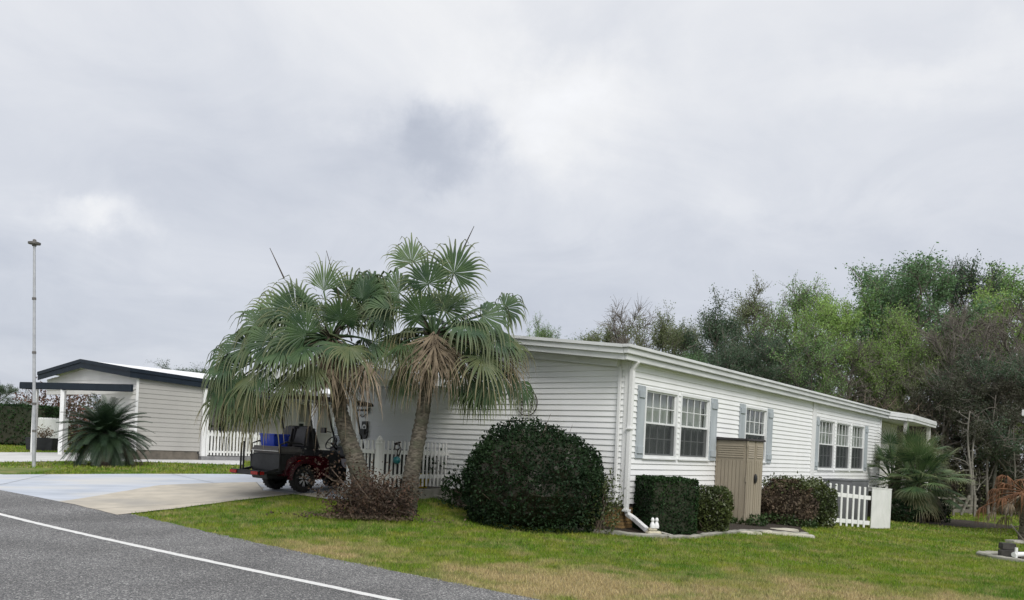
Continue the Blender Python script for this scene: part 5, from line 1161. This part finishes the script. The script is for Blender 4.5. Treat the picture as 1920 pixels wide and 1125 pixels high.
b = MB(); lo = LD*.045; b.bar(dc+lo+Vector((0, 0, cb.z)), dc+lo+bk+Vector((0, 0, cb.z)), .08, .27); b.build('side_fascia', 'navy', cn, bevel=.02)
for f_, bkf in ((.60, .05), (.86, .05), (.97, .9)):
    p = dc*f_+bk*bkf; g_ = gz(ca.x+p.x, ca.y+p.y); b = MB(); b.box(p.x-.075, p.x+.075, p.y-.075, p.y+.075, g_-.1, ca.z+(cb.z-ca.z)*f_-.101); b.build('post', 'trim', cn)
p0 = at(70, 842, 37.0); p1 = at(128, 846, 35.5)
for a, c, gap, lb in ((p0, p1, .105, 'close-boarded white picket fence behind the navy canopy'),):
    f2 = empty('canopy_fence', (a.x, a.y, 0)); tag(f2, lb, 'fence'); d = Vector((c.x-a.x, c.y-a.y, 0)); z_ = gz(a.x, a.y)
    fence_run(f2, picket(.095, 1.42, .03, 'flat'), 'fence', (0, 0), d, int(d.length/.115), .115, lambda x, y: z_, (.2, 1.15), d.length, .1)
p = at(78, 846, 34.5); p.z = gz(p.x, p.y); pl = empty('planter_box', p, .15); tag(pl, 'dark charcoal planter box with dry orange plant under the canopy', 'planter')
b = MB(); b.add([(-.50, -.28, 0), (.50, -.28, 0), (.50, .28, 0), (-.50, .28, 0), (-.55, -.32, .55), (.55, -.32, .55), (.55, .32, .55), (-.55, .32, .55)], [(0, 3, 2, 1), (4, 5, 6, 7), (0, 1, 5, 4), (1, 2, 6, 5), (2, 3, 7, 6), (3, 0, 4, 7)]); b.build('box', 'planter', pl, bevel=.02)
r = np.random.default_rng(4); C = r.normal(size=(300, 3))*np.array([.18, .12, .14])+np.array([.05, 0, .70]); V, F = leaf_quads(C, .13, r, 3.0, .8); link('foliage', npmesh('foliage', V, F), 'fan_tan', pl)
# table with plants on the porch
p = nw(4.6, 1.3, .62); tb = empty('porch_table', p, RZ); tag(tb, 'white table on the porch of the grey house', 'table')
b = MB(); b.box(-1.4, 1.2, -.45, .45, .78, .95); b.build('top', 'trim', tb, bevel=.02)
for x in (-1.3, 1.1):
    for y in (-.38, .38): b = MB(); b.box(x-.04, x+.04, y-.04, y+.04, 0, .78); b.build('leg', 'trim', tb)
for i, (x, lb) in enumerate(((-1.0, 'dark leafy pot plant on the left end of the porch table'), (-.2, 'dark leafy pot plant in the middle of the porch table'))):
    q = empty('pot_plant', nw(4.6+x, 1.3, 1.571), 0); tag(q, lb, 'pot plant', 'pot plants on the porch table'); b = MB(); b.lathe([(.09, 0), (.14, .2), (.12, .2), (.1, .15)], (0, 0, 0), 12); b.build('pot', 'planter', q)
    r = np.random.default_rng(40+i); C = r.normal(size=(160, 3))*.12+np.array([0, 0, .34]); V, F = leaf_quads(C, .12, r); link('foliage', npmesh('foliage', V, F), 'bush', q)
# a house farther back seen below the palm fronds
RH = at(470, 800, 40.0); RH.z = 0; rh = empty('rear_house', RH, radians(8)); tag(rh, 'pale house far behind the golf cart, half hidden by palm fronds', 'house')
wz = [(1.2, 2.6, 1.1, 2.3), (3.9, 4.5, .9, 2.6)]
wq = siding(rh, frR, -1.5, 7.5, .3, 3.2, .2, wz, 'nb_siding'); wq.build('wall', 'dark', rh)
b = MB(); b.box(-1.4, 7.4, .25, 5, .3, 3.1); b.build('house_body', 'dark', rh)
b = MB(); b.box(-1.8, 7.8, -.5, 5.5, 3.15, 3.4); b.build('roof', 'roof_white', rh)
for w_ in wz: window(rh, frR, *w_, curtain='curtain_dark', cols=2)
# eave of the next house at the right edge of the picture
q = at(1917, 775, 24.0); rt = empty('right_house', (q.x, q.y, 0), radians(-40)); tag(rt, 'white eave end of a house cut off by the right edge', 'house')
b = MB(); b.box(.0, 6, -.12, 5, q.z-.08, q.z+.10); b.build('eave', 'gutter', rt, bevel=.01)
b = MB(); b.box(.10, .26, -.05, .10, q.z-.45, q.z-.085); b.build('corner_trim', 'trim', rt); b = MB(); b.box(.5, 5.5, .2, 4.5, -.6, q.z-.085); b.build('wall', 'siding', rt)

# ------------------------------------------------------------------ hedge and far shrubs at the left
p = at(10, 838, 40.5); p.z = gz(p.x, p.y)
shrub('tall_hedge', p, 2.6, .8, 2.05, 'tall clipped dark green hedge at the left edge', 'hedge', 9000, .12, 51, .04, 'box', cat='hedge')
p = at(100, 838, 45); p.z = gz(p.x, p.y); shrub('red_shrub', p, 2.4, 1.5, 3.3, 'rust-red leaved shrubs behind the canopy of the grey house', 'tree_red', 3500, .16, 52, .2, cat='shrub', core=None, twigs=60, inner=.2)
p = at(170, 838, 46); p.z = gz(p.x, p.y); shrub('tangled_shrub', p, 2.6, 1.5, 3.0, 'grey-brown tangled shrub behind the sago palm', 'tree_brown', 3500, .16, 53, .2, cat='shrub', core=None, twigs=60, inner=.2)

# ------------------------------------------------------------------ low fan palms at the rear corner, dead palm at the right edge
def low_palm(name, label, c_px, depth, n, seed, mats, R=(.55, .8), elr=(75, -45), stem=.5, ln=(.6, 1.1), cat='palm', droop=(.3, 1.0), start=.5, nseg=24, split=.36):
    c = at(c_px[0], c_px[1], depth); g_ = gz(c.x, c.y); root = empty(name, (c.x, c.y, g_)); tag(root, label, cat); r = random.Random(seed)
    cz = c.z-g_; trunk_mesh(root, [(0, 0, -.1), (.03, 0, cz*.5), (0, 0, cz)], [.16, .14, .12], seed)
    for i in range(n):
        f = (i+.5)/n; az = i*2.39996+seed; el = radians(elr[0]+(elr[1]-elr[0])*f)+r.uniform(-.15, .15)
        d = Vector((cos(az)*cos(el), sin(az)*cos(el), sin(el))); hub = c+d*r.uniform(*ln); ax = (d+Vector((0, 0, -.15-.3*f))).normalized()
        nr = Vector((0, 0, 1))+Vector((cos(az), sin(az), 0))*(.5 if el < 0 else -.5)
        m = mats[min(int(f*len(mats)), len(mats)-1)]
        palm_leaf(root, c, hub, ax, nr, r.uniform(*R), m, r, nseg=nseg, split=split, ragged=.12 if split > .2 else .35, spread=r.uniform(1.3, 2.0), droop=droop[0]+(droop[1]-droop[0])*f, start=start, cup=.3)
    return root
low_palm('low_fan_palm', 'low dense fan palm clump at the rear corner of the white house', (1722, 905), 29.5, 74, 61, ['fan_light', 'fan_green', 'fan_light', 'fan_green', 'fan_olive'], (.65, .95), (80, -55), ln=(.45, 1.3))
low_palm('low_fan_palm', 'upright dark fan palm close against the rear porch post', (1672, 900), 30.5, 24, 62, ['fan_green', 'fan_green'], (.6, .85), (86, 0), ln=(.7, 1.5))
low_palm('low_fan_palm', 'small dark fan palm below the rear porch eave', (1705, 868), 31.5, 20, 63, ['fan_green'], (.6, .8), (86, 10), ln=(.5, 1.1))
rw = [(1690, 965, 28.8, .55, .75, 'dark low shrub under the left side of the fan palm clump', 'bush'), (1740, 965, 30.5, .9, .9, 'dark low shrub under the fan palm clump', 'bush')]
for i, (px, py, d, rx, rz, lb, m_) in enumerate(rw):
    p = at(px, py, d); p.z = gz(p.x, p.y); shrub('low_shrub', p, rx, rx*.8, rz, lb, m_, 1800, .09, 70+i, .15)
dp = low_palm('dead_palm', 'dead rust-brown palm with hanging fronds at the right edge', (1924, 925), 21.2, 30, 64, ['fan_rust', 'fan_rust', 'fan_brown'], (.45, .65), (25, -40), ln=(.45, 1.05), droop=(4.0, 4.0), cat='palm', start=.12, nseg=17, split=.2)
b = MB(); a_ = at(1895, 983, 20.9); c_ = at(1922, 1016, 20.9); o_ = Vector(dp.location); b.tube([a_-o_, c_-o_], .018, 6); b.build('prop_stick', 'wood_grey', dp)
# pipe stub and stone rim of the palm bed
p = gpos(1715, 972, -.4); b = MB(); b.lathe([(.075, -.05), (.075, .16), (.10, .165), (.10, .24), (.02, .25)], (0, 0, 0), 14); o_ = b.build('pipe_cap', 'trim', None, smooth=True); o_.location = p; tag(o_, 'white capped pipe stub at the edge of the palm bed', 'pipe')
r_ = random.Random(9)
for i in range(9):
    p = gpos(1668+i*9.5+r_.uniform(-2, 2), 971+i*.3, -.4); n = 8; b = MB(); pts = [(cos(2*pi*k/n)*.20*r_.uniform(.7, 1.2), sin(2*pi*k/n)*.12*r_.uniform(.7, 1.2)) for k in range(n)]
    b.prism(pts, lambda u, v: (u, v, -.03), lambda u, v: (u*.8, v*.8, .09+.02*sin(u*20))); s = b.build('edge_stone', 'stone', None, bevel=.015); s.location = p; s.rotation_euler = (0, 0, r_.uniform(0, 3))
    tag(s, ['grey rim stone touching the white panel', 'grey rim stone second from the white panel', 'grey rim stone third from the white panel', 'grey rim stone two left of the pipe stub', 'grey rim stone just left of the pipe stub', 'grey rim stone just right of the pipe stub', 'grey rim stone two right of the pipe stub', 'grey rim stone second from the right end of the palm bed', 'grey rim stone at the right end of the palm bed'][i], 'stone', 'stones rimming the palm bed')
# low timber footbridge at the wood's edge
p = at(1785, 955, 36.5); p.z = gz(p.x, p.y); tm_ = empty('timber_rail', p, radians(12)); tag(tm_, 'low weathered timber rail and planks behind the fan palms', 'timber rail')
for z, hh in ((.15, .16), (.42, .10), (.72, .10)): b = MB(); b.box(-1.4, 1.3, -.05, .05, z, z+hh); b.build('plank', 'wood_grey', tm_, bevel=.01)
for x in (-1.2, .0, 1.1): b = MB(); b.box(x-.06, x+.06, -.12, -.051, -.3, .95); b.build('post', 'wood_grey', tm_, bevel=.01)
b = MB(); b.bar((.35, -.15, .05), (.75, -.15, .95), .07, .09); b.build('brace', 'wood_grey', tm_)
# blocks and pipe in the right-hand bed
def blk(name, px, py, dep, sx, sy, sz, rz, m, label, dz=0.0, cat='block'):
    p = at(px, py, dep); p.z = gz(p.x, p.y)+dz; b = MB(); b.box(-sx/2, sx/2, -sy/2, sy/2, 0, sz); o = b.build(name, m, None, bevel=.012); o.location = p; o.rotation_euler = (0, 0, rz); return tag(o, label, cat)
blk('stone_block', 1892, 1050, 16.25, .36, .22, .17, -.3, 'block', 'lower dark stone block in the bed at the right edge', .03)
blk('stone_block', 1888, 1040, 16.35, .26, .20, .13, -.2, 'block', 'upper dark stone block stacked in the bed at the right edge', .205)
b = MB(); p = at(1900, 1050, 16.0); g_ = gz(p.x, p.y); b.tube([(0, 0, .14), (.55, .25, .14)], .05, 10); b.tube([(.05, 0, .28), (.04, -.01, .0)], .028, 10); o_ = b.build('drain_pipe', 'trim', None, smooth=True); o_.location = (p.x, p.y, g_); tag(o_, 'white plastic pipe lying beside the dark stone blocks', 'pipe')
blk('pale_stone', 1908, 1018, 21.0, .5, .3, .08, .2, 'stone', 'pale flat stone at the foot of the dead palm', .01, 'stone')

# ------------------------------------------------------------------ the wood behind the house
def tree_meshes(kind, seed):
    """wood mesh and leaf mesh of a tree 10 m tall"""
    r = random.Random(seed); nr = np.random.default_rng(seed); K = dict(
        round=dict(base=.26, spread=4.0, n1=17, n2=7, n3=7, ups=.30, leaves=40000, clump=.15, leaf=.105, tr=.20),
        tall=dict(base=.38, spread=3.0, n1=14, n2=6, n3=7, ups=.75, leaves=26000, clump=.13, leaf=.105, tr=.19),
        spray=dict(base=.22, spread=3.1, n1=20, n2=7, n3=7, ups=.95, leaves=30000, clump=.11, leaf=.085, tr=.15),
        bare=dict(base=.20, spread=3.0, n1=20, n2=7, n3=7, ups=.65, leaves=2500, clump=.06, leaf=.06, tr=.15))[kind]
    H = 10.0; mb = MB(); tips = []
    ph = r.uniform(0, 6); trunk = [Vector((.28*sin(ph+z*.35)*z/10, .28*cos(ph*1.7+z*.3)*z/10, z)) for z in np.linspace(-.3, H*.92, 12)]
    mb.tube(trunk, [K['tr']*(1-.85*i/11) for i in range(12)], 7, False)
    def on(t): q = t*11; j = min(int(q), 10); return trunk[j].lerp(trunk[j+1], q-j)
    def bough(p, d, L, rad, n, wob):
        pts = [p]; d = d.normalized()
        for i in range(n):
            d = (d+Vector((r.gauss(0, wob), r.gauss(0, wob), r.gauss(.05, wob)))).normalized(); pts.append(pts[-1]+d*L/n)
        return pts
    for i in range(K['n1']):
        f = (i+r.random())/K['n1']; t = K['base']+(1-K['base'])*f; p = on(t); az = i*2.4+r.uniform(-.4, .4)
        up = K['ups']+.7*f*f; env = sin(pi*min(1, (.22+.80*f)))**.6 if kind == 'round' else (.55+.45*sin(pi*(.25+.6*f)))*(1-.45*f**3)
        L = K['spread']*env*r.uniform(.75, 1.1)*(1 if kind != 'round' else 1.0)
        d = Vector((cos(az), sin(az), up)); pts = bough(p, d, L*1.1, 0, 5, .14); rr = K['tr']*.55*(1-.5*f)
        mb.tube(pts, [rr*(1-.16*k) for k in range(6)], 5, False)
        for j in range(K['n2']):
            q = .35+.65*(j+r.random())/K['n2']; k = min(int(q*5), 4); p2 = pts[k].lerp(pts[k+1], q*5-k)
            d2 = ((pts[-1]-pts[0]).normalized()+Vector((r.gauss(0, .7), r.gauss(0, .7), r.gauss(.25, .5))))
            P2 = bough(p2, d2, L*r.uniform(.28, .5), 0, 3, .2); mb.tube(P2, [rr*.38, rr*.28, rr*.2, rr*.10], 4, False); tips += [(P2[2], P2[3])]
            for m_ in range(K['n3']):
                k2 = r.randrange(1, 4); d3 = ((P2[-1]-P2[0]).normalized()+Vector((r.gauss(0, .8), r.gauss(0, .8), r.gauss(.3, .6)))).normalized()
                P3 = bough(P2[k2], d3, r.uniform(.45, 1.15), 0, 2, .25); mb.tube(P3, [.016, .012, .005], 3, False); tips += [(P3[0], P3[1]), (P3[1], P3[2])]
        tips.append((pts[4], pts[5]))
    wood = bpy.data.meshes.new('wood'); wood.from_pydata(mb.v, [], mb.f); wood.polygons.foreach_set('use_smooth', np.ones(len(wood.polygons), dtype=bool))
    A = np.array([t[0][:] for t in tips]); B = np.array([t[1][:] for t in tips]); pick = nr.integers(0, len(A), K['leaves']); dens = nr.random(len(A))**.5; pick = pick[nr.random(len(pick)) < dens[pick]]
    tt = nr.random(len(pick))[:, None]**.8; C = A[pick]*(1-tt)+B[pick]*tt+nr.normal(size=(len(pick), 3))*K['clump']
    V, F = leaf_quads(C, K['leaf'], nr, 1.6, .2); s = 10.0/max(v[2] for v in V)
    return wood, npmesh('crown', V, F), s
PROTO = {(k, v): tree_meshes(k, 100+i*7+v) for i, k in enumerate(('round', 'tall', 'spray', 'bare')) for v in (0, 1)}
for k, (w_, c_, s_) in PROTO.items(): w_.materials.append(M['bark']); c_.materials.append(M['tree_mid'])
def tree(px, top, depth, kind, v, wide, leaf, label, bark='bark', group='trees of the wood behind the house', rz=None):
    t = at(px, top, depth); g_ = gz(t.x, t.y); H = (t.z-g_)/10.0*1.02
    w_, c_, s_ = PROTO[(kind, v)]; root = empty('tree', (t.x, t.y, g_), rz if rz is not None else px*.37); tag(root, label, 'tree', group)
    for nm, me, m in (('trunk', w_, bark), ('crown', c_, leaf)):
        o = bpy.data.objects.new(nm, me); COL.objects.link(o); o.parent = root; o.scale = (H*wide*s_*1.15, H*wide*s_*1.15, H*s_)
        o.material_slots[0].link = 'OBJECT'; o.material_slots[0].material = M[m]
    return root
TREES = [
 (1012, 586, 62, 'spray', 0, .55, 'tree_green', 'pale green young tree showing over the roof beside the right fan palm'),
 (1085, 612, 66, 'round', 0, .75, 'tree_mid', 'low green tree top showing over the roof right of the pale young tree'),
 (1135, 606, 62, 'tall', 1, .9, 'tree_olive', 'low olive tree top over the roof left of the bare grey tree'),
 (1182, 560, 52, 'bare', 0, .85, 'tree_brown', 'bare grey-twigged tree rising above the front corner of the roof'),
 (1246, 568, 50, 'round', 1, .62, 'tree_olive', 'round-crowned dark tree next to the bare grey-twigged tree'),
 (1298, 596, 56, 'spray', 1, .9, 'tree_olive', 'thin olive tree top between two dark rounded crowns'),
 (1345, 556, 48, 'round', 0, .85, 'tree_dark', 'broad dark evergreen tree above the double window'),
 (1425, 522, 53, 'spray', 0, .9, 'tree_olive', 'brown budding tree right of the broad dark evergreen'),
 (1490, 508, 50, 'spray', 1, .85, 'tree_green', 'olive-green budding tree with fine top twigs above the shed'),
 (1562, 522, 47, 'round', 1, .62, 'tree_lime', 'bright lime green tree left of the tall spreading tree'),
 (1620, 522, 51, 'round', 1, .75, 'tree_green', 'fresh green tree directly behind the bright lime one'),
 (1655, 488, 56, 'tall', 0, 1.0, 'tree_mid', 'tall dark green tree behind the open-limbed one'),
 (1718, 472, 50, 'tall', 1, 1.05, 'tree_mid', 'tallest open-limbed green tree with a forked dark trunk'),
 (1760, 498, 57, 'bare', 1, .9, 'tree_brown', 'bare brownish tree in the gap right of the tallest tree'),
 (1812, 474, 54, 'tall', 0, .6, 'tree_dark', 'slender dark tree with small clumped top at the skyline'),
 (1880, 498, 50, 'round', 0, .7, 'tree_lime', 'lime green rounded crown near the right edge'),
 (1925, 482, 54, 'tall', 1, 1.0, 'tree_green', 'tall fresh green tree cut by the right edge'),
 (1975, 500, 50, 'bare', 0, 1.0, 'tree_brown', 'bare brown tree just beyond the right edge'),
 (1790, 565, 43, 'bare', 0, .85, 'tree_brown', 'bare brown thicket tree left of the pale trunks'),
 (1850, 590, 42, 'bare', 1, .9, 'tree_brown', 'bare brown thicket tree above the dead palm'),
 (1910, 560, 43, 'bare', 0, .9, 'tree_brown', 'bare brown thicket tree behind the white eave end'),
 (1745, 615, 44, 'spray', 1, .9, 'tree_olive', 'low olive tree behind the rear porch roof'),
 (1665, 612, 45, 'spray', 0, .8, 'tree_lime', 'low lime green tree behind the far end of the roof'),
 (1600, 632, 45, 'bare', 1, 1.0, 'tree_olive', 'low twiggy tree behind the triple window end of the roof'),
 (1525, 600, 44, 'spray', 0, 1.0, 'tree_green', 'low green tree behind the middle of the roof'),
 (1445, 600, 45, 'round', 1, .75, 'tree_dark', 'low dark tree behind the roof above the shed'),
 (1378, 625, 44, 'round', 0, .8, 'tree_dark', 'low dark rounded tree behind the roof above the single window'),
 (1305, 636, 46, 'round', 1, .8, 'tree_mid', 'low green tree behind the roof above the double window'),
 (1238, 632, 47, 'round', 0, .7, 'tree_olive', 'low olive tree behind the front roof corner'),
 (1165, 628, 48, 'bare', 1, 1.0, 'tree_brown', 'low brown twiggy tree behind the gable end'),
 (1100, 640, 52, 'round', 1, .8, 'tree_dark', 'low dark tree hugging the roof line left of the corner'),
 (1040, 632, 55, 'spray', 1, 1.0, 'tree_olive', 'low olive tree behind the roof ridge near the palm'),
 (1700, 560, 46, 'spray', 1, .9, 'tree_lime', 'mid-height lime green tree before the forked dark trunk'),
 (1830, 640, 41, 'spray', 0, 1.0, 'tree_dark', 'dark leafy undergrowth tree behind the pale trunks'),
 (1900, 680, 40, 'round', 1, .9, 'under', 'dark bushy undergrowth tree above the dead palm'),
 (1770, 690, 41, 'round', 0, .9, 'under', 'dark bushy undergrowth tree right of the rear porch'),
 (1960, 640, 40, 'round', 1, 1.0, 'tree_dark', 'dark tree beyond the right edge'),
 (2040, 520, 46, 'spray', 0, 1.0, 'tree_olive', 'olive tree standing beyond the right edge'),
]
for t_ in TREES: tree(*t_)
for (px, top, dep, k, v, wd, lf, lb) in ((356, 676, 75, 'round', 0, 1.3, 'tree_dark', 'dark distant tree crown over the white roof of the grey house'), (392, 680, 78, 'round', 1, 1.3, 'tree_dark', 'dark distant tree crown touching the palm fronds'),
        (2, 708, 62, 'round', 1, 1.2, 'tree_dark', 'dim grey-green distant tree above the tall hedge at left edge'), (-60, 690, 64, 'round', 0, .8, 'tree_mid', 'distant green tree just beyond the left edge'), (560, 715, 70, 'round', 0, 1.0, 'tree_dark', 'dark distant tree behind the left fan palm'), (640, 700, 72, 'round', 1, 1.0, 'tree_mid', 'distant green tree between the two fan palms')):
    tree(px, top, dep, k, v, wd, lf, lb, group='distant trees')
# slender pale trunks at the wood's edge
def slender(px, py0, top, depth, seed, label, rad=.09, lean=0.0):
    p = at(px, py0, depth); p.z = gz(p.x, p.y)-.1; H = at(px, top, depth).z-p.z; root = empty('slender_tree', p); tag(root, label, 'tree', 'slender trunks at the edge of the wood'); r = random.Random(seed); mb = MB()
    pts = [Vector((lean*H*t+.10*sin(t*5+seed), .08*cos(t*6+seed), H*t)) for t in np.linspace(0, 1, 10)]; mb.tube(pts, [rad*(1-.7*i/9) for i in range(10)], 7, False); mb.build('trunk', 'bark_pale' if seed % 3 else 'bark', root, smooth='all')
    b = MB()
    for i in range(13):
        t = .25+.75*r.random(); q = t*9; j = min(int(q), 8); c = pts[j].lerp(pts[j+1], q-j); a = r.uniform(0, 2*pi); d = Vector((cos(a), sin(a)*.6, r.uniform(-.1, .9))); L = r.uniform(.5, 1.8)*(1.2-t*.6); q2 = [c]
        for k in range(4): d = (d+Vector((r.gauss(0, .3), r.gauss(0, .3), r.gauss(-.05, .3)))).normalized(); q2.append(q2[-1]+d*L/4)
        q2 = [c-(q2[1]-c)*.2]+q2[1:]; b.tube(q2, [rad*.36, rad*.28, rad*.2, rad*.14, rad*.06], 4, False)
        for k in range(3):
            d3 = (d+Vector((r.gauss(0, .8), r.gauss(0, .8), r.gauss(0, .8)))).normalized(); b.tube([q2[2+k % 3], q2[2+k % 3]+d3*L*.35], [rad*.15, rad*.05], 3, False)
    tag(b.build('branches', 'bark_pale' if seed % 3 else 'bark', root), kind='stuff')
for a in ((1817, 945, 770, 38.5, 1, 'left one of the pair of slender pale trunks right of the fan palms', .085, -.02), (1824, 945, 780, 38.6, 2, 'right one of the pair of slender pale trunks right of the fan palms', .08, .0), (1853, 925, 740, 39.5, 3, 'dark slender trunk left of the dead palm', .08, .0),
          (1868, 920, 720, 40, 4, 'pale slender trunk behind the left side of the dead palm', .10, .0), (1884, 920, 735, 40.5, 5, 'pale slender trunk with crooked branches behind the dead palm', .085, .01), (1897, 915, 765, 39, 7, 'pale forked sapling under the white eave end', .06, .02), (1778, 900, 720, 42, 8, 'slender trunk right of the rear porch eave', .10, .0)): slender(*a)
# undergrowth: one uncountable mass of leaves and twigs along the wood's edge
def undergrowth():
    r = np.random.default_rng(77); n = 52000; x = r.uniform(-12, 48, n); dep = r.uniform(0, 9, n); y = 39.6+dep+.04*np.abs(x-18); h = 2.0+2.4*r.random(n)*(.5+.5*np.sin(x*.9)+.4*np.sin(x*2.3+1)); h = np.clip(h, .5, 4.6)
    z = gnd(x, y)+h*r.random(n)**.8; C = np.column_stack([x, y, z]); V, F = leaf_quads(C, .20, r, 1.9, .1)
    m = 26000; x = r.uniform(-12, 48, m); y = 39.4+r.uniform(0, 8, m)+.04*np.abs(x-18); z = gnd(x, y)+r.uniform(0, 5.2, m); d = r.normal(size=(m, 3)); d[:, 2] = np.abs(d[:, 2])+.5; d /= np.linalg.norm(d, axis=1)[:, None]; s = np.cross(d, r.normal(size=(m, 3))); s /= np.linalg.norm(s, axis=1)[:, None]
    P = np.column_stack([x, y, z]); L = r.uniform(.3, 1.1, m)[:, None]; w = .012
    V2 = np.empty((m, 4, 3)); V2[:, 0] = P-s*w; V2[:, 1] = P+s*w; V2[:, 2] = P+d*L+s*w*.3; V2[:, 3] = P+d*L-s*w*.3
    F2 = np.arange(m*4).reshape(m, 4)+len(V)
    me = npmesh('undergrowth', np.vstack([V, V2.reshape(-1, 3)]), np.vstack([F, F2])); me.materials.append(M['under']); me.materials.append(M['twig_dead']); me.polygons.foreach_set('material_index', np.concatenate([np.zeros(n, dtype=np.int32), np.ones(m, dtype=np.int32)]))
    tag(link('undergrowth', me, None), 'dark tangled undergrowth along the foot of the wood', kind='stuff')
undergrowth()
